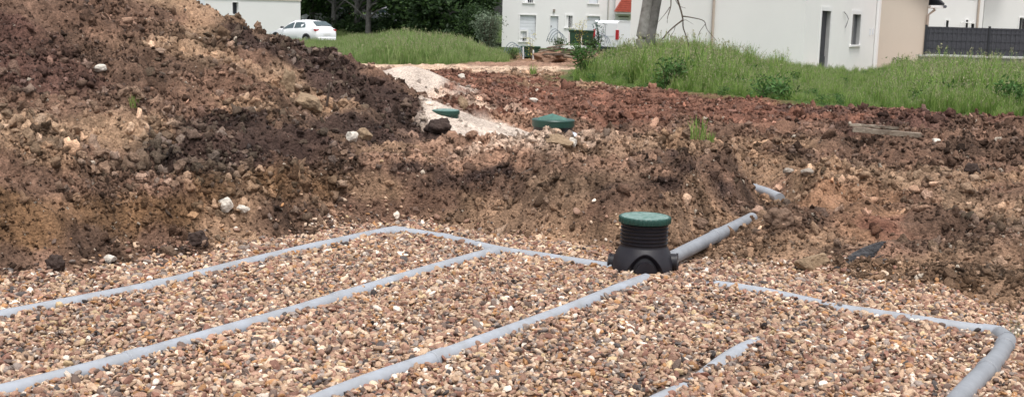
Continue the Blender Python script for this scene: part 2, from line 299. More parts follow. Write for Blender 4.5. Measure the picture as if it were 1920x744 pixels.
# ------------------------------------------------------------------ object helpers
def tag(o, label=None, cat=None, group=None, kind=None):
    if label: o['label'] = label
    if cat: o['category'] = cat
    if group: o['group'] = group
    if kind: o['kind'] = kind
    return o
def thing(name, label, cat, loc=(0,0,0), rotz=0, group=None):
    o = bpy.data.objects.new(name, None); COL.objects.link(o); o.location = loc; o.rotation_euler = (0,0,rotz); o.empty_display_size = .2
    return tag(o, label, cat, group)
class MB:
    def __init__(s): s.v = []; s.f = []
    def add(s, vs, fs, M=None):
        k = len(s.v)
        s.v += [tuple(M @ Vector(v)) if M else tuple(v) for v in vs]; s.f += [tuple(i+k for i in f) for f in fs]; return s
    def box(s, x0,x1,y0,y1,z0,z1, M=None):
        return s.add([(x0,y0,z0),(x1,y0,z0),(x1,y1,z0),(x0,y1,z0),(x0,y0,z1),(x1,y0,z1),(x1,y1,z1),(x0,y1,z1)],
                     [(0,3,2,1),(4,5,6,7),(0,1,5,4),(1,2,6,5),(2,3,7,6),(3,0,4,7)], M)
    def tube(s, pts, r, n=12, cap=True, M=None):
        pts = [Vector(p) for p in pts]; rs = r if isinstance(r,(list,tuple)) else [r]*len(pts); vs = []; fs = []; up = Vector((0,0,1))
        for i,p in enumerate(pts):
            t = (pts[min(i+1,len(pts)-1)]-pts[max(i-1,0)]).normalized()
            a = t.cross(up)
            if a.length < .05: a = t.cross(Vector((0,1,0)))
            a.normalize(); b = a.cross(t)
            for k in range(n):
                th = 2*PI*k/n; vs.append(p+(a*math.cos(th)+b*math.sin(th))*rs[i])
        for i in range(len(pts)-1):
            for k in range(n):
                k2 = (k+1)%n; fs.append((i*n+k, i*n+k2, (i+1)*n+k2, (i+1)*n+k))
        if cap: fs.append(tuple(range(n))[::-1]); fs.append(tuple((len(pts)-1)*n+k for k in range(n)))
        return s.add(vs, fs, M)
    def lathe(s, prof, n=48, M=None, fn=None):
        vs = []; fs = []
        for i,(r,z) in enumerate(prof):
            for k in range(n):
                th = 2*PI*k/n; rr = fn(r,z,th) if fn else r; vs.append((rr*math.cos(th), rr*math.sin(th), z))
        for i in range(len(prof)-1):
            for k in range(n):
                k2 = (k+1)%n; fs.append((i*n+k, i*n+k2, (i+1)*n+k2, (i+1)*n+k))
        fs.append(tuple(range(n))[::-1]); fs.append(tuple((len(prof)-1)*n+k for k in range(n)))
        return s.add(vs, fs, M)
    def build(s, name, m, parent=None, smooth=False, bevel=0):
        me = bpy.data.meshes.new(name); me.from_pydata(s.v, [], s.f)
        if smooth: me.shade_smooth()
        o = bpy.data.objects.new(name, me); COL.objects.link(o)
        for mm in (m if isinstance(m,(list,tuple)) else [m]): me.materials.append(mm)
        if parent: o.parent = parent
        if bevel:
            bv = o.modifiers.new('bevel','BEVEL'); bv.width = bevel; bv.segments = 2; bv.limit_method = 'ANGLE'; bv.harden_normals = False
        if smooth: auto(me)
        return o
def auto(me, ang=40):
    bm = bmesh.new(); bm.from_mesh(me); bmesh.ops.recalc_face_normals(bm, faces=bm.faces)
    for e in bm.edges:
        if len(e.link_faces) == 2 and e.calc_face_angle(0) > math.radians(ang): e.smooth = False
    bm.to_mesh(me); bm.free()
def np_mesh(name, V, Fq, m, cols=None, smooth=True):
    me = bpy.data.meshes.new(name); me.vertices.add(len(V)); me.vertices.foreach_set('co', V.astype(np.float32).ravel())
    k = Fq.shape[1]; me.loops.add(len(Fq)*k); me.loops.foreach_set('vertex_index', Fq.astype(np.int32).ravel())
    me.polygons.add(len(Fq)); me.polygons.foreach_set('loop_start', np.arange(0,len(Fq)*k,k,dtype=np.int32))
    me.update(calc_edges=True)
    if smooth: me.shade_smooth()
    if cols is not None:
        a = me.attributes.new('col','FLOAT_COLOR','POINT'); a.data.foreach_set('color', np.c_[cols, np.ones(len(cols))].astype(np.float32).ravel())
    me.materials.append(m); o = bpy.data.objects.new(name, me); COL.objects.link(o); return o

# ------------------------------------------------------------------ ground sheet
Ys = np.concatenate([np.exp(np.linspace(math.log(2.2),math.log(7.0),70))[:-1], np.exp(np.linspace(math.log(7.0),math.log(10.8),430))[:-1], np.exp(np.linspace(math.log(10.8),math.log(16),290))[:-1],
    np.exp(np.linspace(math.log(16),math.log(32),240))[:-1], np.exp(np.linspace(math.log(32),math.log(75),90))[:-1], np.exp(np.linspace(math.log(75),math.log(900),30))])
us = np.concatenate([np.linspace(-1.6,-.5,60)[:-1], np.linspace(-.5,.5,960)[:-1], np.linspace(.5,1.6,60)])
U, YY = np.meshgrid(us, Ys); XX = U*YY
x = XX.ravel(); y = YY.ravel()
z, bs, gs, dirt = height(x, y, True)
cl_ = soil(x, y, z)
gm = sstep(-.5, .5, gs+.5*fbm(x*.5, y*.5, 3, 141)); gcol = np.array((.055,.085,.022))
far = sstep(60, 75, y); gm = np.maximum(gm, far)
cl_ = cl_*(1-gm[:,None])+gcol*gm[:,None]
bm_ = sstep(-.03, .05, bs); cl_ = cl_*(1-bm_[:,None])+np.array((.13,.095,.075))*bm_[:,None]
nr, nc = XX.shape; idx = np.arange(nr*nc).reshape(nr,nc)
Fq = np.stack([idx[:-1,:-1], idx[:-1,1:], idx[1:,1:], idx[1:,:-1]], -1).reshape(-1,4)
M_soil = attr_mat('soil', 'GEOMETRY', .95, (34,.6), 1.0)
ground = np_mesh('ground', np.c_[x,y,z], Fq, M_soil, cl_)
tag(ground, 'churned earth ground with spoil heap, banks and field', None, None, 'structure')

# ------------------------------------------------------------------ scattering
def scatter(name, pts, rot, scl, col, idx, variants, link=True):
    me = bpy.data.meshes.new(name); me.vertices.add(len(pts)); me.vertices.foreach_set('co', pts.astype(np.float32).ravel())
    for nm, d in (('rot',rot),('scl',scl),('col',col)):
        a = me.attributes.new(nm,'FLOAT_VECTOR','POINT'); a.data.foreach_set('vector', d.astype(np.float32).ravel())
    a = me.attributes.new('idx','INT','POINT'); a.data.foreach_set('value', idx.astype(np.int32))
    me.update(); o = bpy.data.objects.new(name, me); COL.objects.link(o)
    vc = bpy.data.collections.new(name+'_shapes')
    for v in variants: vc.objects.link(v)
    g = bpy.data.node_groups.new(name+'_scatter','GeometryNodeTree')
    g.interface.new_socket('Geometry', in_out='INPUT', socket_type='NodeSocketGeometry'); g.interface.new_socket('Geometry', in_out='OUTPUT', socket_type='NodeSocketGeometry')
    N = g.nodes; gi = N.new('NodeGroupInput'); go = N.new('NodeGroupOutput'); ip = N.new('GeometryNodeInstanceOnPoints'); ci = N.new('GeometryNodeCollectionInfo')
    ci.inputs['Collection'].default_value = vc; ci.inputs['Separate Children'].default_value = True; ci.inputs['Reset Children'].default_value = True
    def na(n, t):
        a = N.new('GeometryNodeInputNamedAttribute'); a.data_type = t; a.inputs['Name'].default_value = n
        return [q for q in a.outputs if q.enabled and q.name == 'Attribute'][0]
    L = g.links; L.new(gi.outputs[0], ip.inputs['Points']); L.new(ci.outputs[0], ip.inputs['Instance']); ip.inputs['Pick Instance'].default_value = True
    L.new(na('idx','INT'), ip.inputs['Instance Index']); L.new(na('rot','FLOAT_VECTOR'), ip.inputs['Rotation']); L.new(na('scl','FLOAT_VECTOR'), ip.inputs['Scale'])
    L.new(ip.outputs[0], go.inputs[0])
    md = o.modifiers.new('scatter','NODES'); md.node_group = g
    return o
def free_obj(name, me): return bpy.data.objects.new(name, me)
def rock_mesh(name, seed, sub=2, rough=.28, flat=1.0, facet=False, squash=(1,1,1), m=None):
    bm = bmesh.new(); bmesh.ops.create_icosphere(bm, subdivisions=sub, radius=.5); r = random.Random(seed)
    planes = [(Vector((r.gauss(0,1),r.gauss(0,1),r.gauss(0,1))).normalized(), r.uniform(.28,.44)) for _ in range(9 if facet else 5)]
    from mathutils import noise
    off = Vector((seed*3.1,seed*1.7,0))
    for v in bm.verts:
        p = v.co.copy()
        for nrm, d in planes:
            k = p.dot(nrm)
            if k > d: p -= nrm*(k-d)*(.95 if facet else .65)
        p *= 1+rough*noise.noise(p*3.2+off)+rough*.5*noise.noise(p*8+off)
        v.co = Vector((p.x*squash[0],p.y*squash[1],p.z*squash[2]))
    me = bpy.data.meshes.new(name); bm.to_mesh(me); bm.free()
    if not facet: me.shade_smooth()
    if m: me.materials.append(m)
    return me

# pipes of the drainage bed (pixel paths -> points on the gravel)
def path(px, zc):
    out = []
    for i,(x,y) in enumerate(px):
        p = PZ(x, y, .032); p.z = zc[i] if isinstance(zc,list) else zc; out.append(p)
    return out
ZC = -.017
pA = path([(-420,650),(-200,617),(0,581),(150,553),(290,526),(420,494),(560,461),(640,444),(700,431),(735,426)], ZC)
pB = path([(745,425.5),(790,431),(860,444),(940,462),(1010,472),(1080,483),(1150,493)], ZC)
pC = path([(-500,826),(-250,780),(0,722),(120,692),(250,658),(400,616),(540,577),(680,535),(800,499),(890,474),(928,464)], ZC+.004)
pD = path([(330,848),(480,792),(600,737),(700,699),(820,659),(940,616),(1060,573),(1150,537),(1212,514)], ZC+.006)
pE = path([(1020,850),(1130,790),(1220,741),(1300,694),(1365,657),(1430,617),(1560,566)], [-.06,-.06,-.030,-.055,-.024,-.05,-.07])
pF = path([(1318,519),(1420,536),(1500,551),(1570,566),(1650,579),(1760,597),(1850,610),(1876,617)], [-.03,-.020,-.024,-.026,-.022,-.016,-.014,-.004])
pG = path([(1889,630),(1879,652),(1858,680),(1826,712),(1785,756),(1710,850)], [.006,.012,.018,.018,.015,.01])
pipes_xy = [pA,pB,pC,pD,pF,pG]

# gravel
peb = []
M_peb = attr_mat('gravel_stones', 'INSTANCER', .75, (9,.28), .35, spec=.35)
for i in range(14):
    me = rock_mesh('pebble', 100+i, 2, .22, squash=(1, .62+.25*rnd.random(), .40+.2*rnd.random()), facet=(i%2==0), m=M_peb); peb.append(free_obj('pebble_shape', me))
def poly_pts(nn, d0, d1, umax):
    u = rng.uniform(-umax, umax, nn); q = rng.uniform(d0**2, d1**2, nn)**.5; return u*q, q
nP = 195000
gx, gy = poly_pts(nP, 4.2, 10.6, .56)
b = bed_sd(gx, gy)
keep = (b > -.02+.12*pn(gx*2.2, gy*2.2, 5)-.06) | ((b > -.30) & (rng.random(nP) < .22*np.exp(b*6)))
gx, gy, b = gx[keep], gy[keep], b[keep]
dmin = np.full(gx.shape, 1e9)
for p in pipes_xy: dmin = np.minimum(dmin, seg_dist(gx, gy, [(q.x,q.y) for q in p]))
dE = seg_dist(gx, gy, [(q.x,q.y) for q in pE])
MHc = PZ(1208,515); MH = Vector((MHc.x+.01, MHc.y+.20, 0)); FD0 = (MH.x, MH.y)
dM = np.hypot(gx-MH.x, gy-MH.y)
near_pipe = dmin < .037+.004*pn(gx*9, gy*9, 8)
bury = (pn(gx*1.9+4, gy*1.9, 18) > .38) & (dmin < .06)
# short stretches of the header pipe lie under stones
fd = seg_dist(gx, gy, [(q.x,q.y) for q in pF]); gapF = (fd < .06) & ((np.abs(gx-PZ(1545,560).x) < .05) | (gx < PZ(1330,520).x))
on = near_pipe & ~gapF & (rng.random(len(gx)) > .004)
eopen = np.zeros(gx.shape, bool)
for (a,bq) in (((1308,690),(1368,655)),((1215,744),(1252,722)),((1412,624),(1432,614)),((1284,703),(1294,696))):
    p0, p1 = PZ(*a), PZ(*bq); eopen |= seg_dist(gx, gy, [(p0.x,p0.y),(p1.x,p1.y)]) < .036
keep = ~on & (dM > .20) & ~eopen
gx, gy, b, dmin = gx[keep], gy[keep], b[keep], dmin[keep]
base = height(gx, gy)
nn = len(gx); onpipe = dmin < .030
zc = np.where(b > 0, np.maximum(base, -.02)+rng.uniform(-.012,.026,nn), base+.006)
zc = zc + .012*fbm(gx*2.5, gy*2.5, 2, 31)
zc = zc + np.where(onpipe, .034, 0)+np.where((dmin < .085)&~onpipe, .006, 0)
size = np.clip(rng.lognormal(math.log(.0345), .33, nn), .016, .080)*(1+.22*pn(gx*1.4, gy*1.4, 35))
pal = np.array([(.42,.31,.225),(.33,.215,.165),(.60,.50,.40),(.27,.24,.225),(.075,.07,.072),(.38,.22,.11),(.76,.72,.66),(.24,.135,.105),(.50,.39,.29),(.15,.115,.10),(.37,.255,.20),(.52,.42,.27)])
pw = np.array([.18,.18,.09,.09,.035,.055,.035,.09,.08,.09,.065,.03]); pw /= pw.sum()
pc = pal[rng.choice(len(pal), nn, p=pw)]*rng.uniform(.66,1.12,(nn,1))*np.array((1.06,.96,.885))*(1+.16*fbm(gx*1.1, gy*1.1, 3, 36))[:,None]
rot = np.c_[rng.normal(0,.55,nn), rng.normal(0,.55,nn), rng.uniform(0,2*PI,nn)]
sc = size[:,None]*np.c_[rng.uniform(.85,1.25,nn), rng.uniform(.8,1.15,nn), rng.uniform(.75,1.2,nn)]
tag(scatter('gravel', np.c_[gx,gy,zc], rot, sc, pc, rng.integers(0,14,nn), peb), 'brown and cream pebble gravel filling the drainage bed', 'gravel', None, 'stuff')

# clods and stones on the earth: more of them near, chosen from the sheet's own points
M_cl = attr_mat('soil_clods', 'INSTANCER', .95, (7,.45), .9)
cs = []
for i in range(10):
    me = rock_mesh('clod', 300+i, 2, .95 if i%2 else .5, facet=(i%2==0), squash=(1,.8,.65), m=M_cl); cs.append(free_obj('clod_shape', me))
ok = (bs < -.02)&(gs < -.1)&(y < 34)&(np.abs(x/y) < .52)&(y > 6)
ids = np.nonzero(ok)[0]
wgt = (y[ids]**1.0)*(.30+1.4*np.clip(.5+1.1*fbm(x[ids]*.9,y[ids]*1.2,4,201),0,1)**2)
wgt *= 1-.97*sand_mask(x[ids], y[ids])
og = P(1610,395,10.3); wgt *= np.clip(np.hypot((x[ids]-og.x)/.5,(y[ids]-og.y)/.9)-.35,.08,1)
pick = rng.choice(ids, 165000, p=wgt/wgt.sum(), replace=True)
nn = len(pick); cx = x[pick]+rng.normal(0,.004,nn)*y[pick]/8; cy = y[pick]+rng.normal(0,.006,nn)*y[pick]/8; czz = height(cx, cy)
size = np.clip(rng.lognormal(math.log(.019), .60, nn), .010, .15)*np.clip(y[pick]/10, .9, 1.7)
cc = soil(cx, cy, czz)*rng.lognormal(-.03,.36,(nn,1)); lt = rng.random(nn) < .16; cc[lt] = cc[lt]*1.45+.035
white = rng.random(nn) < .042; cc[white] = np.array((.55,.47,.38))*rng.uniform(.7,1.25,(white.sum(),1)); size[white] *= .62
dk = rng.random(nn) < .06; cc[dk] *= .6
q1 = P(150,255,9.6); q2 = P(520,150,12.6); q3 = P(1750,370,10.8)
hb = np.maximum.reduce([np.exp(-((cx-q1.x)/1.5)**2-((cy-q1.y)/.75)**2), .7*np.exp(-((cx-q2.x)/.9)**2-((cy-q2.y)/1.3)**2), .5*np.exp(-((cx-q3.x)/1.6)**2-((cy-q3.y)/1.3)**2)])
big = (rng.random(nn) < .15*hb)&~white; size[big] = rng.uniform(.04,.13,big.sum()); cc[big] = cc[big]*1.15+np.array((.05,.042,.03))
rot = rng.uniform(0,2*PI,(nn,3)); sc = size[:,None]*rng.uniform(.7,1.3,(nn,3))
tag(scatter('soil_clods', np.c_[cx,cy,czz+size*.08], rot, sc, cc, rng.integers(0,10,nn), cs), 'crumbled earth clods and small stones over the banks', 'soil clods', None, 'stuff')

# ------------------------------------------------------------------ drainage pipes
def smooth_path(pts, k=6):
    pts = [Vector(p) for p in pts]; out = []
    for i in range(len(pts)-1):
        p0 = pts[max(i-1,0)]; p1 = pts[i]; p2 = pts[i+1]; p3 = pts[min(i+2,len(pts)-1)]
        for j in range(k):
            t = j/k; out.append(.5*((2*p1)+(p2-p0)*t+(2*p0-5*p1+4*p2-p3)*t*t+(3*p1-p0-3*p2+p3)*t**3))
    out.append(pts[-1]); return out
GP = 'grey drain pipes in the gravel bed'
def pipe(pts, label, r=.05, m=M_pipe, sockets=(), group=GP, name='drain_pipe'):
    sp = smooth_path(pts); o0 = sp[0].copy()
    t = thing(name, label, 'pipe', o0, 0, group)
    MB().tube([p-o0 for p in sp], r, 20).build('tube', m, t, True)
    for s in sockets:
        i = min(int(s*(len(sp)-1)), len(sp)-2); a = sp[i]-o0; d = (sp[i+1]-sp[i]).normalized()
        MB().tube([a-d*.05,a-d*.045,a+d*.055,a+d*.06], [r+.001,r+.006,r+.006,r+.001], 20).build('socket', m, t, True)
    return t
pipe(pA, 'far outer grey drain pipe running left from the corner elbow beneath the cut bank', sockets=(.45,.97))
pipe(pB, 'grey header pipe from the back corner elbow to the left side of the black manhole', sockets=(.03,.3))
pipe(pC, 'middle grey drain pipe crossing the left gravel from the tee in the header pipe', sockets=(.41,.68,.98))
pipe(pD, 'grey drain pipe running from the front of the black manhole towards the viewer', sockets=(.52,))
pipe(pE, 'drain pipe almost buried in gravel, only short stretches showing right of centre', sockets=())
pipe(pF, 'thin partly buried grey header pipe along the right back edge of the gravel', sockets=(.9,))
pipe(pG, 'thick dusty grey pipe curving towards the viewer at the right edge of the gravel', m=M_pipe_d, sockets=(.12,.45))
# curved elbows joining the outer loop corner
def elbow(p, q, r, label, m):
    a = Vector(p); b = Vector(q); o0 = (a+b)/2
    t = thing('pipe_elbow', label, 'pipe elbow', o0, 0, 'elbows of the drain pipes'); mid = (a+b)/2+Vector((0,.03,0))
    MB().tube([x_-o0 for x_ in smooth_path([a+(a-b)*.0, mid, b])], r, 20).build('bend', m, t, True)
elbow(pA[-1], pB[0], .056, 'pale grey elbow at the far back corner of the drain pipe loop', M_pipe)
elbow(pF[-1], pG[0], .053, 'dusty grey elbow at the right corner between thin and thick pipes', M_pipe_d)
feed = [PZ(1250,488,.075)] ; f1 = P(1396,416,10.0); feed += [feed[0].lerp(f1,.5), f1, f1+(f1-feed[0]).normalized()*.22]
pipe(feed, 'large clean grey feed pipe sloping out of the earth bank into the black manhole', r=.052, m=M_pipe_d, group='grey feed pipes in the trench', name='feed_pipe', sockets=(.42,))
pipe([P(1385,345,12.9),P(1410,353,12.6),P(1436,361,12.2),P(1462,372,11.8)], 'short grey pipe length showing in the trench behind the earth bank', r=.055, m=M_pipe, group='grey feed pipes in the trench', name='feed_pipe')
sl = [P(1066,252,14.05),P(1080,259,13.95),P(1096,265,13.8),P(1114,272,13.6)]
tg = thing('plastic_sleeve', 'crumpled white plastic sleeve on the pipe beside the large green lid', 'plastic sleeve', sl[0])
MB().tube([p-sl[0] for p in smooth_path(sl,5)], [.05+.012*math.sin(i*2.3) for i in range(16)], 12).build('sleeve', M_bag, tg, True)

# ------------------------------------------------------------------ manhole in the gravel bed
mh = thing('inspection_chamber', 'black ribbed plastic inspection chamber with green lid standing in the gravel', 'manhole', (MH.x,MH.y,-.06))
dpt = pD[-1]-Vector((MH.x,MH.y,0)); ang0 = math.atan2(dpt.y, dpt.x)
archs = [ang0, ang0-PI/2-.25, ang0+PI/2, math.atan2(feed[0].y-MH.y, feed[0].x-MH.x)]
def bulb(r, z, th):
    if z > .235: return r
    k = 1.0
    for a in archs[:3]:
        d = abs((th-a+PI)%(2*PI)-PI); top = .205*math.sqrt(max(0,1-(d/.62)**2))
        if d < .62: k = min(k, 1-.20*float(sstep(0,.035,top-z)))
    return r*k
prof = [(float(np.interp(z_,[0,.03,.06,.085,.11,.13,.15,.17,.19,.208,.222,.234,.243,.25],[.240,.241,.240,.237,.232,.226,.218,.209,.198,.187,.178,.170,.168,.168])),z_) for z_ in np.linspace(0,.25,60)]
MB().lathe(prof, 300, fn=bulb).build('base', M_blk, mh, True)
np_ = [(.160,.248)]
for i in range(6):
    z0 = .252+i*.0265; np_ += [(.160,z0),(.172,z0+.004),(.173,z0+.012),(.160,z0+.017),(.159,z0+.024)]
np_ += [(.165,.412),(.165,.415)]
MB().lathe(np_, 64).build('ribbed_neck', M_blk, mh, True)
lid = MB().lathe([(.170,.405),(.184,.406),(.186,.412),(.186,.442),(.184,.448),(.178,.452),(.170,.4485)], 216, fn=lambda r,z,th: r+(.004 if (r > .183 and (th*36/PI/2)%1 < .34) else 0)).build('lid', M_grn, mh, True)
MB().lathe([(.172,.444),(.172,.4505),(.150,.4515),(.148,.4490),(.02,.4500)], 64).build('lid_top', M_grnpale, lid, True)
for k,a in enumerate(archs):
    d = Vector((math.cos(a),math.sin(a),0)); zc_ = .09 if k < 3 else .125
    MB().tube([d*.14+Vector((0,0,zc_)),d*.235+Vector((0,0,zc_)),d*.236+Vector((0,0,zc_)),d*.25+Vector((0,0,zc_))],[.062,.062,.068,.068],24).build('socket', M_blk, mh, True)

# tank lids further back
lp = P(1037,241,14.0); tl = thing('tank_lid', 'large round dark green tank lid with a raised ridge on a black riser', 'tank lid', (lp.x,lp.y,lp.z-.16), .0, 'green septic tank lids')
MB().lathe([(.232,-.05),(.232,.16),(.238,.17),(.238,.19),(.22,.195)],56).build('riser', M_blk, tl, True)
MB().lathe([(.225,.185),(.250,.187),(.254,.20),(.254,.245),(.258,.262),(.25,.272),(.22,.27)],56).build('lid', M_grn, tl, True)
q = MB(); q.add([(-.19,-.10,.262),(.17,-.10,.262),(.17,.10,.262),(-.19,.10,.262),(-.17,-.085,.285),(-.01,-.06,.335),(.15,-.085,.285),(-.17,.085,.285),(-.01,.06,.335),(.15,.085,.285)],
      [(0,1,6,5,4),(3,7,8,9,2),(0,4,7,3),(1,2,9,6),(4,5,8,7),(5,6,9,8)]); q.build('lid_ridge', mat('mid_green_plastic',(.035,.14,.11),.5,.4,var=.4,vscale=16), tl, False, .006)
lp = hit(833,219); tl2 = thing('tank_lid', 'small flat dusty green tank lid half sunk in earth below the pale sand', 'tank lid', (lp.x,lp.y+.16,lp.z-.02), 0, 'green septic tank lids')
MB().lathe([(.15,-.2),(.15,.03),(.163,.032),(.166,.04),(.166,.072),(.158,.078)],48).build('lid', M_grn, tl2, True)
MB().lathe([(.155,.074),(.15,.082),(.03,.088)],48).build('lid_top', M_grnpale, tl2, True)

# ------------------------------------------------------------------ single stones, clods, timber, root
def stone(px, py, w, h, label, m, name='stone', cat='stone', seed=1, sink=.25, grp=None, tilt=0, facet=True, depth=.8, dd=0):
    p = hit(px, py); s = p.y+dd; W = w*s/F; H = h*s/F
    me = rock_mesh(name, seed, 4, .16 if facet else .42, facet=facet, squash=(W*1.12, W*depth, H*1.35), m=m); me.shade_smooth() if not facet else None
    o = bpy.data.objects.new(name, me); COL.objects.link(o); o.location = (p.x, p.y+dd, p.z+H*(.5-sink)); o.rotation_euler = (0, tilt, rnd.uniform(-.3,.3))
    return tag(o, label, cat, grp)
stone(188,134,22,13,'lone white flint on the reddish slope of the spoil heap',M_stone_w,seed=4)
stone(582,200,56,26,'large tan rock lying on the dark right flank of the spoil heap',M_stone_t,name='rock',cat='rock',seed=5,tilt=.35)
stone(540,172,26,44,'upright yellowish lump of clay on the spoil heap crest',M_stone_t,name='clay_lump',cat='clay lump',seed=6,facet=False)
stone(424,390,30,22,'chalk white stone set in the cut bank, left of a pair',M_stone_w,seed=7)
stone(456,396,22,16,'small blue-white stone in the cut bank, right of a pair',M_stone_w,seed=8)
stone(366,458,40,24,'dark brown rounded clod resting at the foot of the cut bank',M_clod,name='clod',cat='clod',seed=9,facet=False,grp='big clods at the bank foot')
stone(104,500,34,24,'dark reddish clod at the foot of the bank near the left edge',M_clod,name='clod',cat='clod',seed=10,facet=False,grp='big clods at the bank foot')
stone(205,490,28,14,'flat cream stone where the gravel meets the left cut bank',M_stone_w,seed=11)
stone(1044,272,58,22,'block of broken pale limestone and clay in front of the large green lid',M_stone_t,name='clay_block',cat='clay block',seed=12,facet=True,depth=.6)
stone(1072,276,20,18,'cream upright stone slab beside the clay block by the large lid',M_stone_w,name='stone_slab',seed=13)
stone(866,200,20,24,'squat pale rock right of the small green lid',M_stone_t,name='rock',cat='rock',seed=14)
stone(683,260,30,22,'tan stone on the earth below the dark end of the spoil heap',M_stone_t,seed=15,grp='stones below the spoil heap')
stone(660,262,22,18,'rounded cream stone just left of a tan one below the heap',M_stone_w,seed=16,grp='stones below the spoil heap')
stone(822,248,44,26,'big dark boulder-like clod at the tip of the spoil heap',M_clod,name='clod',cat='clod',seed=17,facet=False)
stone(1520,502,66,30,'slab of tan clay rock at the gravel edge beside the burnt root',M_stone_t,name='rock_slab',cat='rock slab',seed=18,tilt=-.3,depth=.5)
stone(1822,325,26,20,'dark round clod beside a streak of pale sand on the right rubble',M_clod,name='clod',cat='clod',seed=19,facet=False)
stone(1480,325,22,12,'pale grey stone in the rubble, left of its twin',M_stone_g,seed=20,grp='two pale stones in the rubble')
stone(1512,328,24,13,'pale grey stone in the rubble, right of its twin',M_stone_g,seed=21,grp='two pale stones in the rubble')
stone(1000,190,16,9,'small white stone on red earth behind the large lid',M_stone_w,seed=22)
stone(866,149,14,9,'tiny white stone on red earth near the pale track',M_stone_w,seed=23)
stone(1755,268,16,7,'small bright white stone right of the timber boards',M_stone_w,seed=24)
stone(1462,420,44,34,'dark crumbly earth lump standing right of the feed pipe trench',M_brnclod,name='clod',cat='clod',seed=25,facet=False)
stone(1312,425,26,18,'brown clod lying behind the feed pipe near the chamber',M_brnclod,name='clod',cat='clod',seed=26,facet=False)
def board(a, b, w, h, label, lift=.0):
    A_ = Vector(a); B_ = Vector(b); d = B_-A_; L_ = d.length; t = thing('timber_board', label, 'board', A_, 0, 'timber boards on the earth'); t.rotation_euler = d.to_track_quat('X','Z').to_euler()
    mb = MB(); nx = 10
    vs = []; fs = []
    for i in range(nx+1):
        s = L_*i/nx; j = lambda: rnd.uniform(-.004,.004)
        vs += [(s,-w/2+j(),j()),(s,w/2+j(),j()),(s,w/2+j(),h+j()),(s,-w/2+j(),h+j())]
    for i in range(nx):
        for k in range(4): fs.append((i*4+k,i*4+(k+1)%4,(i+1)*4+(k+1)%4,(i+1)*4+k))
    fs += [(3,2,1,0),(nx*4,nx*4+1,nx*4+2,nx*4+3)]
    mb.add(vs,fs).build('plank', M_wood, t)
b1 = hit(1726,262); D1 = b1.y
board(P(1598,247,D1+.05), P(1726,258,D1-.05), .09, .055, 'thick weathered timber board, the nearer of two on the earth')
board(P(1592,236,D1+.40), P(1688,243,D1+.35), .10, .03, 'thin pale timber board lying behind the thicker one')
rp = hit(1600,497); rt = thing('burnt_root', 'charred black root lying at the right back edge of the gravel', 'root', rp)
mb = MB()
for k in range(26):
    a = P(rnd.uniform(1545,1600),rnd.uniform(500,516),rp.y-.03+rnd.uniform(0,.10))-rp; e = P(a.x*0+rnd.uniform(1600,1668),rnd.uniform(474,496),rp.y+.08+rnd.uniform(0,.14))-rp
    mb.tube([a,a.lerp(e,.35)+Vector((0,0,rnd.uniform(-.012,.02))),a.lerp(e,.7)+Vector((0,0,rnd.uniform(-.012,.02))),e], [.004,rnd.uniform(.006,.013),rnd.uniform(.006,.012),.002], 5)
for k in range(7):
    a = P(1548+4*k,516-3*k,rp.y-.02+k*.015)-rp; c = P(1590+3*k,494-3*k,rp.y+.03+k*.02)-rp; e = P(1636+4*k,483-5*k,rp.y+.15+k*.02)-rp
    mb.tube(smooth_path([a,c+Vector((0,0,rnd.uniform(-.01,.02))),e],4), [.008,.012,.016,.018,.017,.019,.018,.014,.006], 7)
mb.build('charred_strands', M_char, rt, True)
tw = MB(); tw.tube(smooth_path([P(1605,500,rp.y+.03)-rp,P(1640,490,rp.y+.06)-rp,P(1682,487,rp.y+.1)-rp],4), .006, 6); tw.build('twig', M_twig, rt, True)
for (a,b_,lab) in (((300,137),(345,158),'short brown stick lying on the reddish slope of the spoil heap'),((612,200),(618,150),'thin pale upright root poking out of the dark heap'),((960,336),(1040,300),'long thin root lying across the muddy bank top')):
    p = hit(*a); e = P(b_[0],b_[1],p.y-.02); t = tag(MB().tube([p,p.lerp(e,.5)+Vector((.01,0,.012)),e],[.014,.012,.006],7).build('stick', M_twig, None, True), lab, 'stick')

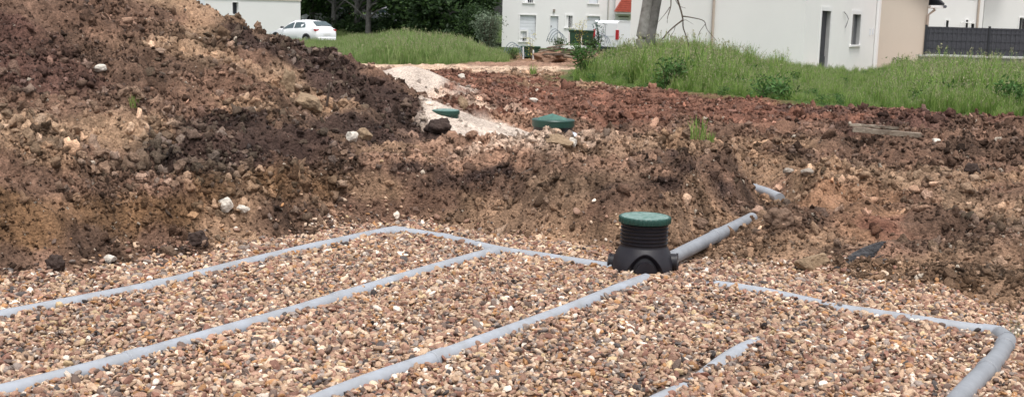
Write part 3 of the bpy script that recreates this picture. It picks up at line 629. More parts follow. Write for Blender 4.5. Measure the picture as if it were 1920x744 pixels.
# ------------------------------------------------------------------ grass
M_gr = leaf_mat('grass_blades', (.25,.40,.10), .45, .45, (.45,.52,.19)); M_seed = leaf_mat('seed_heads', (.36,.35,.21), .3, .4)
M_gr2 = leaf_mat('meadow_blades', (.24,.36,.11), .3, .45, (.38,.42,.20))
def tuft(name, seed, nb, hgt, spread, w, mats, seedf=.25):
    r = random.Random(seed); V=[]; Fc=[]; mi=[]
    for k in range(nb):
        a = r.uniform(0,2*PI); rr = spread*math.sqrt(r.random()); bx, by = rr*math.cos(a), rr*math.sin(a); h = hgt*r.uniform(.45,1.1); ln = r.uniform(.05,.45)*h; da = r.uniform(0,2*PI); fa = r.uniform(0,PI); ww = w*r.uniform(.6,1.3)
        dx,dy = math.cos(da)*ln, math.sin(da)*ln; wx,wy = math.cos(fa)*ww, math.sin(fa)*ww; i0 = len(V)
        is_seed = r.random() < seedf
        for j,(t,kw) in enumerate(((0,.8),(.4,1),(.75,.7),(1,.12))):
            kw2 = .35 if is_seed else kw
            x_ = bx+dx*t*t; y_ = by+dy*t*t; z_ = h*(t-.12*t*t*ln/h)
            V += [(x_-wx*kw2,y_-wy*kw2,z_),(x_+wx*kw2,y_+wy*kw2,z_)]
        for j in range(3): Fc.append((i0+2*j,i0+2*j+1,i0+2*j+3,i0+2*j+2)); mi.append(0)
        if is_seed:
            tx,ty,tz = bx+dx,by+dy,h*.98
            for q_ in range(7):
                s = hgt*.028; o_ = (tx+r.gauss(0,s*.7), ty+r.gauss(0,s*.7), tz+r.uniform(-.11,.05)*hgt); i1 = len(V); u_ = Vector((r.gauss(0,1),r.gauss(0,1),r.gauss(0,1.6))).normalized()*s*1.1; v_ = u_.cross(Vector((r.gauss(0,1),r.gauss(0,1),r.gauss(0,1)))).normalized()*s*.45
                c = Vector(o_); V += [tuple(c-u_),tuple(c+v_),tuple(c+u_),tuple(c-v_)]; Fc.append((i1,i1+1,i1+2,i1+3)); mi.append(1)
    me = bpy.data.meshes.new(name); me.from_pydata(V,[],Fc); me.materials.append(mats[0]); me.materials.append(mats[1]); me.polygons.foreach_set('material_index', mi); return free_obj(name, me)
def broad(name, seed, nb, hgt, spread, m):      # leafy weed
    r = random.Random(seed); V=[]; Fc=[]
    for k in range(nb):
        c = Vector((r.gauss(0,spread*.5), r.gauss(0,spread*.5), hgt*r.random()**.8)); u_ = Vector((r.gauss(0,1),r.gauss(0,1),r.gauss(.2,.6))).normalized()*.06*r.uniform(.6,1.3); v_ = u_.cross(Vector((r.gauss(0,1),r.gauss(0,1),r.gauss(0,1)))).normalized()*.022
        i1 = len(V); V += [tuple(c-u_),tuple(c+v_),tuple(c+u_),tuple(c-v_)]; Fc.append((i1,i1+1,i1+2,i1+3))
    me = bpy.data.meshes.new(name); me.from_pydata(V,[],Fc); me.materials.append(m); return free_obj(name, me)
M_weed = leaf_mat('weed_leaves', (.07,.15,.04), .5, .35)
tv = [tuft('tuft_shape', 40+i, 70, .85, .22, .009, (M_gr,M_seed), (.10,.2,.1,.3)[i%4]) for i in range(6)] + [broad('tuft_shape_weed', 60+i, 160, .55, .35, M_weed) for i in range(2)]
tvm = [tuft('meadow_shape', 80+i, 60, .7, .30, .013, (M_gr2,M_seed), .15) for i in range(5)]
def in_poly(nn, poly, xr, yr):
    X = rng.uniform(xr[0],xr[1],nn); Y = rng.uniform(yr[0],yr[1],nn); k = inside(X,Y,poly); return X[k], Y[k]
X, Y = in_poly(19000, GR, (-1,28), (18.5,50)); k = np.abs(X/Y) < .56; X, Y = X[k], Y[k]
ed = seg_dist(X, Y, GR, True)
rock_k = np.hypot((X-P(1620,138,46).x)/3.2,(Y-44)/3.5) > .8+.3*rng.random(len(X)); 
# bare rubble at the foot of the near house
rock_k &= ed > .45*np.abs(fbm(X*.8,Y*.8,3,303))*1.6*rng.random(len(X))
X, Y, ed = X[rock_k], Y[rock_k], ed[rock_k]
# taller round the tree and by the fence, shorter in the middle
pxx = 960+F*X/Y
tall = np.interp(pxx, [1000,1100,1180,1260,1337,1420,1500,1620,1680,1760,1850,2000], [.40,.50,.62,.68,.60,.42,.24,.20,.50,.56,.52,.6])
clump = np.clip(1+.8*pn(X*.9,Y*.9,301)+.55*pn(X*2.6,Y*2.6,302), .28, 1.7)
s_ = tall*np.clip(.3+ed*.55,.3,1)*rng.uniform(.65,1.2,len(X))*clump; tl_ = rng.random(len(X)) < .08; s_ = np.where(tl_, np.maximum(s_*1.45,.35), s_); s_ = np.clip(s_,.12,1.35)
gi_ = np.where(rng.random(len(X)) < .14, rng.integers(6,8,len(X)), rng.integers(0,6,len(X)))
tag(scatter('tall_grass', np.c_[X,Y,height(X,Y)-.02], np.c_[np.zeros((len(X),2)),rng.uniform(0,2*PI,len(X))], np.c_[s_*1.05,s_*1.05,s_], np.ones((len(X),3)), gi_, tv), 'tall green grass and weeds in front of the near houses', 'grass', None, 'stuff')
X, Y = in_poly(30000, GL, (-45,4), (36,106)); k = (X/Y > -.36); X, Y = X[k], Y[k]; ed = seg_dist(X, Y, GL, True)
CARC = P(566,84,70); kk = np.hypot(X-CARC.x, Y-CARC.y) > 1.9; X, Y, ed = X[kk], Y[kk], ed[kk]
s_ = np.clip(.3+ed*.3,.3,1)*rng.uniform(.65,1.2,len(X))*(1+.5*pn(X*.3,Y*.3,311)+.3*pn(X,Y,312)); infr = np.hypot(X-CARC.x,(Y-(CARC.y-5))/2) < 3; s_ = np.where(infr, s_*.45, s_*np.interp(X/Y, [-.30,-.15,-.10], [.42,.5,1.0]))
tag(scatter('meadow_grass', np.c_[X,Y,height(X,Y)-.02], np.c_[np.zeros((len(X),2)),rng.uniform(0,2*PI,len(X))], np.c_[s_*1.1,s_*1.1,s_], np.ones((len(X),3)), rng.integers(0,5,len(X)), tvm), 'light green meadow grass between the heap and the wood', 'grass', None, 'stuff')
# single weeds
def plant(px, py, sc_, label, src, m=None, name='weed', cat='weed', D=None, grp=None):
    p = hit(px,py) if D is None else P(px,py,D); o = bpy.data.objects.new(name, src.data); COL.objects.link(o); o.location = p; s = sc_ if isinstance(sc_,tuple) else (sc_,)*3; o.scale = s; o.rotation_euler = (0,0,rnd.uniform(0,6)); return tag(o, label, cat, grp)
sm = tuft('weed', 91, 40, .22, .07, .004, (M_gr,M_seed), 0)
plant(252,203,.55,'small dark grass tuft growing on the spoil heap',sm,name='grass_tuft',cat='grass tuft')
plant(1308,262,1.1,'green weed tuft on the earth right of the large green lid',sm,name='grass_tuft',cat='grass tuft')
plant(1332,268,.7,'low weed tuft beside a bigger one on the earth',sm,name='grass_tuft',cat='grass tuft')
plant(1000,140,1.3,'sparse grass tuft on the edge of the pale track',sm,name='grass_tuft',cat='grass tuft')
plant(1898,640,.8,'dry thin weed growing through the gravel by the thick pipe',tuft('dry_weed', 92, 16, .22, .05, .003, (M_seed,M_seed), .3),name='dry_weed',cat='weed')
# ------------------------------------------------------------------ houses
def prism(name, label, pts, z0, z1, m, holes={}, depth=.24, cat='house', back=True, grp=None):
    """footprint polygon, facades between consecutive points (right hand side = outside); holes[i] = [(s0,s1,z0,z1), ..] in metres along facade i"""
    t = thing(name, label, cat, (pts[0][0],pts[0][1],z0), 0, grp); o0 = Vector((pts[0][0],pts[0][1],z0)); mb = MB(); rvs = []; N_ = len(pts)
    for i in range(N_):
        a = Vector((*pts[i],0))-Vector((o0.x,o0.y,0)); b_ = Vector((*pts[(i+1)%N_],0))-Vector((o0.x,o0.y,0)); d = b_-a; L_ = d.length; d.normalize(); nrm = Vector((d.y,-d.x,0))
        hs = holes.get(i, []); xs = sorted({0,L_,*[h[0] for h in hs],*[h[1] for h in hs]}); zs = sorted({0,z1-z0,*[h[2]-z0 for h in hs],*[h[3]-z0 for h in hs]})
        for j in range(len(xs)-1):
            for k in range(len(zs)-1):
                mx, mz = (xs[j]+xs[j+1])/2, (zs[k]+zs[k+1])/2
                if any(h[0] < mx < h[1] and h[2]-z0 < mz < h[3]-z0 for h in hs): continue
                mb.add([a+d*xs[j]+Vector((0,0,zs[k])), a+d*xs[j+1]+Vector((0,0,zs[k])), a+d*xs[j+1]+Vector((0,0,zs[k+1])), a+d*xs[j]+Vector((0,0,zs[k+1]))],[(0,1,2,3)])
        for (s0,s1,h0,h1) in hs:
            h0 -= z0; h1 -= z0; c = [a+d*s0+Vector((0,0,h0)),a+d*s1+Vector((0,0,h0)),a+d*s1+Vector((0,0,h1)),a+d*s0+Vector((0,0,h1))]; e = [q_-nrm*depth for q_ in c]
            rvs.append(MB()); rvs[-1].add(c+e,[(0,4,5,1),(1,5,6,2),(2,6,7,3),(3,7,4,0)])
    mb.add([(p[0]-o0.x,p[1]-o0.y,z1-z0) for p in pts],[tuple(range(N_))])
    mb.build('wall', m, t)
    for rv in rvs: rv.build('reveal', M_reveal, t)
    return t
def fac(t, pts, i):      # local frame of facade i for placing parts: returns f(s, out, z)
    o0 = t.location; a = Vector((*pts[i],0)); b_ = Vector((*pts[(i+1)%len(pts)],0)); d = (b_-a).normalized(); nrm = Vector((d.y,-d.x,0))
    return Matrix(((d.x,-nrm.x,0,a.x-o0.x),(d.y,-nrm.y,0,a.y-o0.y),(0,0,1,-o0.z),(0,0,0,1)))   # x along, y inward, z absolute
def on_facade(pts, i, px, py):   # distance along facade i and absolute height where a pixel's ray meets it
    a = Vector(pts[i]); b_ = Vector(pts[(i+1)%len(pts)]); d = (b_-a); L_ = d.length; d /= L_; r = ray(px,py)
    # camera at (0,0): r.xy*t = a + d*s
    det = r.x*(-d.y)-r.y*(-d.x); t = (a.x*(-d.y)-a.y*(-d.x))/det; s = (r.x*a.y-r.y*a.x)/det
    return s, CZ+r.z*t
def hole(pts, i, x0, y0, x1, y1):
    s0,zt = on_facade(pts,i,x0,y0); s1,_ = on_facade(pts,i,x1,y0); xm = (x0+x1)/2
    _,zt = on_facade(pts,i,xm,y0); _,zb = on_facade(pts,i,xm,y1); return (min(s0,s1),max(s0,s1),zb,zt)
def frame_of(M, t, h, m=M_trim, w=.07, out=.03, name='window_frame', sill=True, dd=.0):
    s0,s1,z0,z1 = h; f = MB(); f.box(s0-w,s1+w,-out,dd+.002,z1,z1+w,M); f.box(s0-w,s0,-out,dd+.002,z0,z1,M); f.box(s1,s1+w,-out,dd+.002,z0,z1,M)
    fo = f.build(name, m, t)
    if sill: MB().box(s0-w*1.3,s1+w*1.3,-.07,.02,z0-.07,z0-.002,M).build('sill', m, fo)
    return fo
def dpipe(M, t, s, z0, z1, r=.045, m=M_copper, shoe=False):
    pts_ = [Vector((s,-.07,z1)),Vector((s,-.07,z0+.15)),Vector((s,-.07,z0+.1)),Vector((s+.02,-.2 if shoe else -.07,z0))]
    MB().tube([M @ p for p in pts_], r, 10).build('downpipe', m, t, True)

# left house
D_ = 85; a = P(300,60,D_); b_ = P(563.5,60,D_); pts = [(a.x,D_),(b_.x,D_),(b_.x-2.0,D_+9),(a.x-2.0,D_+9)]
h = hole(pts,0,436,5,447,27)
zt = P(500,1.2,D_).z
H1 = prism('white_outbuilding','low white rendered house behind the white hatchback, top left',pts,-.8,zt,M_render,{0:[h]},cat='house'); M = fac(H1,pts,0)
fo = frame_of(M,H1,h,w=.06); s0,s1,z0,z1 = h
MB().box(s0,s0+(s1-s0)*.62,.18,.2,z0,z1,M).build('pane', M_darkglass, fo); MB().box(s0+(s1-s0)*.62,s1,.17,.2,z0,z1,M).build('shutter', M_trim, fo)
h2 = hole(pts,0,363,-6,384,11); MB().box(h2[0],h2[1],-.02,-.003,h2[2],h2[3],M).build('shutter', M_shut, H1)
MB().box(-.1,pts[1][0]-pts[0][0]+.05,-.05,.1,zt+.003,zt+.35,M).build('fascia', M_beige, H1)
# pitched tiles above the fascia
L1 = pts[1][0]-pts[0][0]
MB().add([(0,-.3,zt+.35+.8),(L1,-.3,zt+.35+.8),(L1-1,4.5,zt+3.8),(-1,4.5,zt+3.8),(L1-2,9.2,zt+1.15),(-2,9.2,zt+1.15)],[(0,1,2,3),(3,2,4,5),(1,4,2),(0,3,5)],M).build('roof', M_slate, H1)

# far white house
D_ = 84; a = P(940,100,D_); b_ = P(1150,100,D_+2); pts = [(a.x,D_),(b_.x,D_+2),(b_.x-1,D_+12),(a.x+.4,D_+10)]
hs = {}
names = [('shutter',(975,29,1005,72)),('door',(1032,31,1047,78)),('win',(1062,30,1073.5,52)),('shutter',(1101,31,1125,70)),('win',(976,59.5,987.5,78)),('upwin',(984,-22,1000,5.5)),('upsh',(1105,-24,1122,7))]
hs = [hole(pts,0,*n[1]) for n in names]
H2 = prism('white_house','far white two-storey house with shutters behind the green bins',pts,-1.7,6.2,M_render,{0:hs},depth=.16); M = fac(H2,pts,0)
for (kind,_),h in zip(names,hs):
    s0,s1,z0,z1 = h; w = s1-s0
    if kind == 'shutter' or kind == 'upsh':
        f = frame_of(M,H2,h,w=.09,sill=(kind=='upsh'),m=M_trim,name='shutter_frame'); mb = MB(); nsl = 14
        for k in range(nsl): zz = z0+(z1-z0)*k/nsl; mb.box(s0,s1,.10-.008*(k%2),.14,zz,zz+(z1-z0)/nsl,M)
        mb.build('shutter', M_shut, f)
    elif kind == 'door':
        f = frame_of(M,H2,h,w=.05,sill=False,name='door_frame'); d = MB(); d.box(s0,s1,.10,.14,z0,z1,M); d.build('door', M_shut, H2); MB().box(s0+.08,s0+.12,.06,.1,z0+1,z0+1.12,M).build('handle', M_post, f)
    else:
        f = frame_of(M,H2,h,w=.12); MB().box(s0,s1,.12,.14,z0,z1,M).build('pane', M_darkglass, f)
        mb = MB(); mb.box(s0,s0+w*.42,.06,.11,z0,z1,M)
        for k in (.62,.85): mb.box(s0+w*k,s0+w*k+.03,.03,.05,z0,z1,M)
        mb.build('bars', M_trim, f)
sv,zv = on_facade(pts,0,1038.5,20.5); MB().box(sv-.07,sv+.07,-.1,-.001,zv-.1,zv+.1,M).build('wall_vent', M_stone_g, H2)  # small grey wall vent above the door, gives no light
sd,_ = on_facade(pts,0,1139.5,30); dpipe(M,H2,sd,-1.2,6.1,.05,M_cope)
MB().add([(-.3,-.4,6.2),(8.5,-.4,6.2),(8.5,5,9),(-.3,5,9),(8.5,10.4,6.2),(-.3,10.4,6.2)],[(0,1,2,3),(3,2,4,5),(1,4,2),(0,3,5)],M).build('roof', M_tile, H2)
# adjoining house with red porch roof
D_ = 83; a = P(1150.5,100,D_+2.5); b_ = P(1260,100,D_+2.5); pts = [(a.x,D_+2.5),(b_.x,D_+2.5),(b_.x,D_+11),(a.x,D_+11)]
hh = hole(pts,0,1162,35.5,1176,60); H2b = prism('porch_house','white house with red tiled porch roof above the white van',pts,-1.7,6.4,M_render,{0:[hh]},depth=.16); M = fac(H2b,pts,0)
f = frame_of(M,H2b,hh,w=.08,sill=False,name='door_frame'); MB().box(hh[0],hh[1],.1,.14,hh[2],hh[3],M).build('door', M_shut, f)
MB().box(hh[0]-.1,hh[1]+.1,-.03,-.001,hh[3]+.09,hh[3]+.18,M).build('lintel', M_conc, H2b)
e0,ez = on_facade(pts,0,1151,22.5); e1,_ = on_facade(pts,0,1215,22.5); pk,pkz = on_facade(pts,0,1172,-12)
mb = MB(); mb.add([(e0,-1.2,ez),(e1,-1.2,ez),(e1,0,ez+.02),(e0,0,ez+.02),(pk,-.9,pkz),(e1,-.9,pkz),(e1,-.003,pkz),(pk,-.003,pkz)],[(0,1,5,4),(0,4,7,3),(3,2,1,0),(4,5,6,7),(1,2,6,5)],M)
for k in range(9): # courses of tiles
    t_ = k/9; xx0 = e0+(pk-e0)*t_; zz = ez+(pkz-ez)*t_; yy = -1.2+.3*t_; mb.box(xx0,e1,yy-.03,yy+.02,zz,zz+.05,M)
mb.build('porch_roof', M_tile, H2b); MB().box(e0+.1,e1,-1.1,-.004,ez-.16,ez-.004,M).build('fascia', M_trim, H2b)
MB().add([(-.3,-.4,6.4),(5,-.4,6.4),(5,4,9.2),(-.3,4,9.2),(5,9,6.4),(-.3,9,6.4)],[(0,1,2,3),(3,2,4,5),(1,4,2),(0,3,5)],M).build('roof', M_tile, H2b)

# near house: gable side and receding entrance facade
B = P(1505,100,42); C_ = P(1646,100,54); dfx, dfy = C_.x-B.x, 12.0; q = math.hypot(dfx,dfy); dfx/=q; dfy/=q
A_x = B.x-dfy*8.0*0.80; A_y = B.y+dfx*8.0*0.80
# left end where the 1180 px ray meets the perpendicular wall
r = ray(1180,100); det = r.x*(-dfx)-r.y*(dfy); t = (B.x*(-dfx)-B.y*(dfy))/det; A0 = (r.x*t, r.y*t)
pts = [A0,(B.x,B.y),(C_.x,C_.y),(C_.x-dfy*8+0, C_.y+dfx*8)]
hd = hole(pts,1,1541,21,1558,128.5); hw = hole(pts,1,1598.5,27.5,1614.5,84.5)
hd = (hd[0],hd[1],hd[2],hd[3]); 
H3 = prism('unfinished_house','large white rendered house with open narrow doorway beside the leaning tree',pts,-.9,5.4,mat('fresh_white_render',(.84,.835,.82),.9,.2,var=.035,vscale=.5,bump=.15,bscale=25),{1:[hd,hw]},depth=.17); M = fac(H3,pts,1); M0 = fac(H3,pts,0)
f = frame_of(M,H3,hd,w=.16,out=.02,sill=False,name='door_frame'); s0,s1,z0,z1 = hd
dl = MB(); dl.box(s0+.005,s1-.005,.14,.168,z0,z1,M); dl.build('door', M_darkin, H3); MB().box(s0,s1,.11,.138,z0+.003,z0+.45,M).build('door_panel', M_post, H3)
MB().box(s0-.1,s1+.1,-.05,.3,z0-.1,z0-.003,M).build('doorstep', M_trim, H3)
f = frame_of(M,H3,hw,w=.16,out=.02,name='window_frame'); s0,s1,z0,z1 = hw; MB().box(s0+.005,s1-.005,.14,.168,z0,z1,M).build('pane', M_darkglass, f)
s,_ = on_facade(pts,1,1640,60); dpipe(M,H3,s,-.45,5.4,.06,M_trim,True)
s,_ = on_facade(pts,0,1337,60); dpipe(M0,H3,s,-.6,5.4,.05,M_copper)
c0 = [on_facade(pts,1,x_,y_) for x_,y_ in ((1580,23),(1585,28),(1587,36),(1586,44),(1583,52))]
MB().tube([M @ Vector((s_1,-.05-.03*(i==2),z_1)) for i,(s_1,z_1) in enumerate(c0)], .014, 6).build('loose_cable', M_post, H3, True)
for x_,y_ in ((1631,60),(1636,60)):
    s,zz = on_facade(pts,1,x_,y_); MB().box(s-.09,s+.09,-.03,-.001,zz-.14,zz+.14,M).build('meter_box', M_shut, H3)
MB().add([(pts[0][0]-H3.location.x,pts[0][1]-H3.location.y,5.42+.9),(pts[1][0]-H3.location.x,pts[1][1]-H3.location.y,5.42+.9),(pts[2][0]-H3.location.x,pts[2][1]-H3.location.y,5.42+.9),(pts[3][0]-H3.location.x,pts[3][1]-H3.location.y,5.42+.9),
          ((pts[0][0]+pts[1][0])/2-H3.location.x,(pts[0][1]+pts[1][1])/2-H3.location.y,9),((pts[2][0]+pts[3][0])/2-H3.location.x,(pts[2][1]+pts[3][1])/2-H3.location.y,9)],[(0,1,4),(1,2,5,4),(2,3,5),(3,0,4,5)]).build('roof', M_slate, H3)
# rubble at its foot is part of the clods above; beige house
D_ = 56; a = P(1640,100,D_); b_ = P(1734,100,D_); pts = [(a.x,D_),(b_.x,D_),(b_.x+.6,D_+10),(a.x,D_+10)]
H4 = prism('beige_house','beige gabled house with slate eave between white house and fence',pts,-.9,2.9,M_beige); M = fac(H4,pts,0); W4 = b_.x-a.x
ze = P(1768,11,D_-.3).z; zw = ze+.32
xe = P(1770,11,D_-.3).x-a.x
MB().add([(0,0,2.903),(W4,0,2.903),(W4,0,ze+.5),(0,0,ze+.5+W4*.9),(0,.3,2.903),(W4,.3,2.903),(W4,.3,ze+.5),(0,.3,ze+.5+W4*.9)],[(0,1,2,3),(5,4,7,6),(1,5,6,2)],M).build('gable', M_beige, H4)
rx = [(xe,ze),(W4-.35,ze+.85*(xe-W4+.35)),(-.4,ze+.85*(xe+.4))]
mb = MB()
for (u0,v0),(u1,v1) in zip(rx[:-1],rx[1:]): mb.add([(u0,-.35,v0+.02),(u0,10,v0+.02),(u1,10,v1+.02),(u1,-.35,v1+.02),(u0,-.35,v0+.10),(u0,10,v0+.10),(u1,10,v1+.10),(u1,-.35,v1+.10)],[(0,1,2,3),(4,7,6,5),(0,3,7,4),(1,5,6,2),(0,4,5,1)],M)
mb.build('roof', M_slate, H4)
MB().box(W4,xe-.02,-.3,10,ze-.12,ze-.003,M).build('soffit', M_trim, H4)
MB().tube([M @ Vector(p) for p in ((xe+.05,-.36,ze-.05),(xe+.05,10,ze-.05))],.07,10).build('gutter', M_slate, H4, True)
MB().tube([M @ Vector(p) for p in ((xe-.5,-.25,ze-.1),(W4+.25,-.2,ze-.2),(W4-.02,-.10,ze-.45),(W4-.04,-.10,-.6))],.06,10).build('downpipe', M_copper, H4, True)
# white houses behind the fence
D_ = 75; a = P(1700,100,D_); b_ = P(1837,100,D_); pts = [(a.x,D_),(b_.x,D_),(b_.x,D_+9),(a.x,D_+9)]
wn = [hole(pts,0,1774,39,1779,60),hole(pts,0,1811,38,1815.5,60),hole(pts,0,1821,45,1827,60),hole(pts,0,1819,-14,1829,1)]
H5 = prism('terrace_house','white rendered house seen above the grey fence, left of the downpipe',pts,-1.5,6.0,M_render,{0:wn},depth=.2,grp='white houses behind the fence'); M = fac(H5,pts,0)
for h in wn: f = frame_of(M,H5,h,w=.07,sill=False); MB().box(h[0],h[1],.17,.19,h[2],h[3],M).build('pane', M_darkglass, f)
s,_ = on_facade(pts,0,1836,30); dpipe(M,H5,s-.1,-1.2,6,.07,M_copper)
MB().add([(-.3,-.4,6.01),(W4+4,-.4,6.01),(W4+4,4.5,8.8),(-.3,4.5,8.8),(W4+4,9.4,6.01),(-.3,9.4,6.01)],[(0,1,2,3),(3,2,4,5),(1,4,2),(0,3,5)],M).build('roof', M_slate, H5)
ax = MB(); s,zz = on_facade(pts,0,1816,46); ax.tube([M @ Vector(p) for p in ((s-.6,-.3,zz-.2),(s-.6,-.3,zz+.1),(s+.1,-.3,zz+.1),(s+.2,-.3,zz+.25))],.035,6); ax.build('flue', M_trim, H5)
a = P(1838,100,D_+1); b_ = P(2300,100,D_+1); pts = [(a.x,D_+1),(b_.x,D_+1),(b_.x,D_+10),(a.x,D_+10)]
wn = [hole(pts,0,1912,34,1917,56),hole(pts,0,1919,36,1926,56)]
H6 = prism('terrace_house','pale wall of the white house at the far right above the fence',pts,-1.5,6.4,M_render,{0:wn},depth=.2,grp='white houses behind the fence'); M = fac(H6,pts,0)
for h in wn: f = frame_of(M,H6,h,w=.07,sill=False); MB().box(h[0],h[1],.17,.19,h[2],h[3],M).build('pane', M_darkglass, f)
MB().add([(-.3,-.4,6.41),(16,-.4,6.41),(16,4.5,9.2),(-.3,4.5,9.2),(16,9.4,6.41),(-.3,9.4,6.41)],[(0,1,2,3),(3,2,4,5),(1,4,2),(0,3,5)],M).build('roof', M_slate, H6)

# fence
D_ = 47; FS = 2.5; fx0 = P(1733,100,D_).x; ztop = P(1733,49,D_).z; zbt = P(1733,103,D_).z
fe = thing('panel_fence','dark grey woven panel fence on a low concrete wall at the right','fence',(fx0,D_,0))
def fence_bay(k):
    pn_ = MB()
    # woven screen: overlapping vertical strips
    nst = 26
    for j in range(nst):
        x0 = k*FS+.04+j*(FS-.08)/nst; pn_.box(x0,x0+(FS-.08)/nst-.004,-.012*(j%2),.012,zbt+.03,ztop-.02)
    for zz in (zbt+.28,zbt+.58,zbt+.88,ztop-.08): pn_.box(k*FS+.04,(k+1)*FS-.04,-.022,-.014,zz,zz+.02)
    pn_.build('panel', M_fence, fe)
for k in range(5): fence_bay(k)
for k in range(6): MB().box(k*FS-.035,k*FS+.035,-.05,.04,zbt,ztop+.05).build('post', M_post, fe)
MB().box(-.25,5*FS+.1,-.12,.12,zbt-.06,zbt-.002).build('coping', M_cope, fe); MB().box(-.2,5*FS+.05,-.09,.09,-.9,zbt-.062).build('low_wall', M_conc, fe)

# ------------------------------------------------------------------ vehicles
def hatchback(label, loc, rotz, paint, sc_=1.0):
    t = thing('hatchback_car', label, 'car', loc, rotz); t.scale = (sc_,)*3
    # stations along x: front at -2.15, rear at 2.15 ; (x, sill z, belt z, roof z, half width belt, half width roof)
    st = [(-2.15,.36,.55,.58,.55,.45),(-2.08,.25,.62,.66,.72,.6),(-1.85,.2,.70,.75,.84,.70),(-1.4,.2,.80,.86,.89,.74),(-1.0,.2,.87,.95,.90,.76),(-.75,.2,.90,1.02,.90,.72),(-.35,.2,.92,1.28,.90,.66),(0.0,.2,.93,1.42,.90,.62),
          (.5,.2,.95,1.47,.90,.61),(1.0,.2,.98,1.45,.90,.60),(1.5,.2,1.01,1.37,.89,.57),(1.85,.22,1.02,1.20,.86,.60),(2.03,.25,.98,1.04,.83,.66),(2.12,.3,.80,.86,.80,.66),(2.16,.4,.62,.66,.74,.62)]
    V=[]; Fc=[]; nR = 0
    for (x_,zs,zb,zr,wb,wr) in st:
        ring = [(0,zs),(wb*.86,zs),(wb*.97,zs+.10),(wb,(zs+zb)/2+.05),(wb*.965,zb),(wr+.02,zr-.05),(wr*.86,zr),(0,zr+.03)]
        full = ring+[(-a_,b__) for a_,b__ in ring[-2:0:-1]]; nR = len(full)
        V += [(x_,a_,b__) for a_,b__ in full]
    for i in range(len(st)-1):
        for k in range(nR): k2=(k+1)%nR; Fc.append((i*nR+k,i*nR+k2,(i+1)*nR+k2,(i+1)*nR+k))
    Fc.append(tuple(range(nR))[::-1]); Fc.append(tuple((len(st)-1)*nR+k for k in range(nR)))
    b0 = MB().add(V,Fc).build('body', paint, t, True); 
    def interp(x_):
        for a_,c_ in zip(st[:-1],st[1:]):
            if a_[0] <= x_ <= c_[0]: k = (x_-a_[0])/(c_[0]-a_[0]); return [a_[j]+(c_[j]-a_[j])*k for j in range(6)]
    for sgn in (1,-1):
        for xs_ in ((-.72,-.4,0,.16),(.24,.7,1.1,1.38)):
            V=[];Fc=[]
            for x_ in xs_:
                _,zs,zb,zr,wb,wr = interp(x_); lo = (wb*.965, zb); hi = (wr+.02, zr-.05); f0,f1_ = .10,.86
                if x_ == xs_[0] and x_ < 0: f1_ = .3
                if x_ == xs_[-1] and x_ > 1: f1_ = .55; f0 = .35
                for f_ in (f0,f1_): V.append((x_, sgn*(lo[0]+(hi[0]-lo[0])*f_+.012), lo[1]+(hi[1]-lo[1])*f_))
            for i in range(len(xs_)-1): Fc.append((2*i,2*i+1,2*i+3,2*i+2))
            MB().add(V,Fc).build('side_window', M_glass, t)
        MB().box(1.9,2.09,sgn*.70-.13,sgn*.70+.13,.86,.97).build('tail_light', M_red, t)
        MB().box(-2.05,-1.8,sgn*.68-.12,sgn*.68+.12,.62,.72).build('headlight', M_trim, t)
        MB().box(-.72,-.60,sgn*.98-.09,sgn*.98+.09,.95,1.06).build('mirror', M_post, t, False, .02)
        for wx_ in (-1.33,1.33):
            Mw = Matrix.Translation((wx_,sgn*.80,.32)) @ Matrix.Rotation(PI/2,4,'X'); w_ = MB().lathe([(.2,-.11),(.31,-.11),(.325,-.08),(.325,.08),(.31,.11),(.2,.11)],28,Mw).build('wheel', M_tyre, t, True)
            MB().lathe([(.19,-.118),(.2,-.12),(.2,.12),(.19,.118)],20,Mw).build('rim', M_rim, w_, True)
            Ma = Matrix.Translation((wx_,sgn*.898,.34)) @ Matrix.Rotation(PI/2,4,'X'); MB().lathe([(.37,-.006),(.37,.006)],28,Ma).build('wheel_arch', M_post, t)
    MB().add([(1.50,-.50,1.425),(1.50,.50,1.425),(1.95,.60,1.185),(1.95,-.60,1.185),(1.50,-.50,1.33),(1.50,.50,1.33),(1.88,.60,1.09),(1.88,-.60,1.09)],[(0,1,2,3),(0,4,5,1),(2,6,7,3),(1,5,6,2),(3,7,4,0)]).build('rear_window', M_glass, t)
    MB().add([(-.70,-.62,1.03),(-.70,.62,1.03),(-.10,.55,1.40),(-.10,-.55,1.40)],[(0,1,2,3)]).build('windscreen', M_glass, t)
    MB().box(2.155,2.17,-.26,.26,.62,.73).build('number_plate', M_trim, t); MB().box(2.05,2.2,-.72,.72,.30,.50).build('bumper', paint, t, False, .04)
    return t
hatchback('white hatchback car parked in the meadow beside the low white house', (CARC.x,CARC.y,gz(CARC.x,CARC.y)+.02), math.radians(-37), M_white, .98)
c2 = P(612,15,104); hatchback('white car half hidden in the trees behind the meadow, left', (c2.x,c2.y,gz(c2.x,c2.y)), math.radians(10), M_white)
c2 = P(728,19,104); hatchback('silver car half hidden in the trees behind the meadow, centre', (c2.x,c2.y,gz(c2.x,c2.y)), math.radians(-12), M_silver, 1.15)
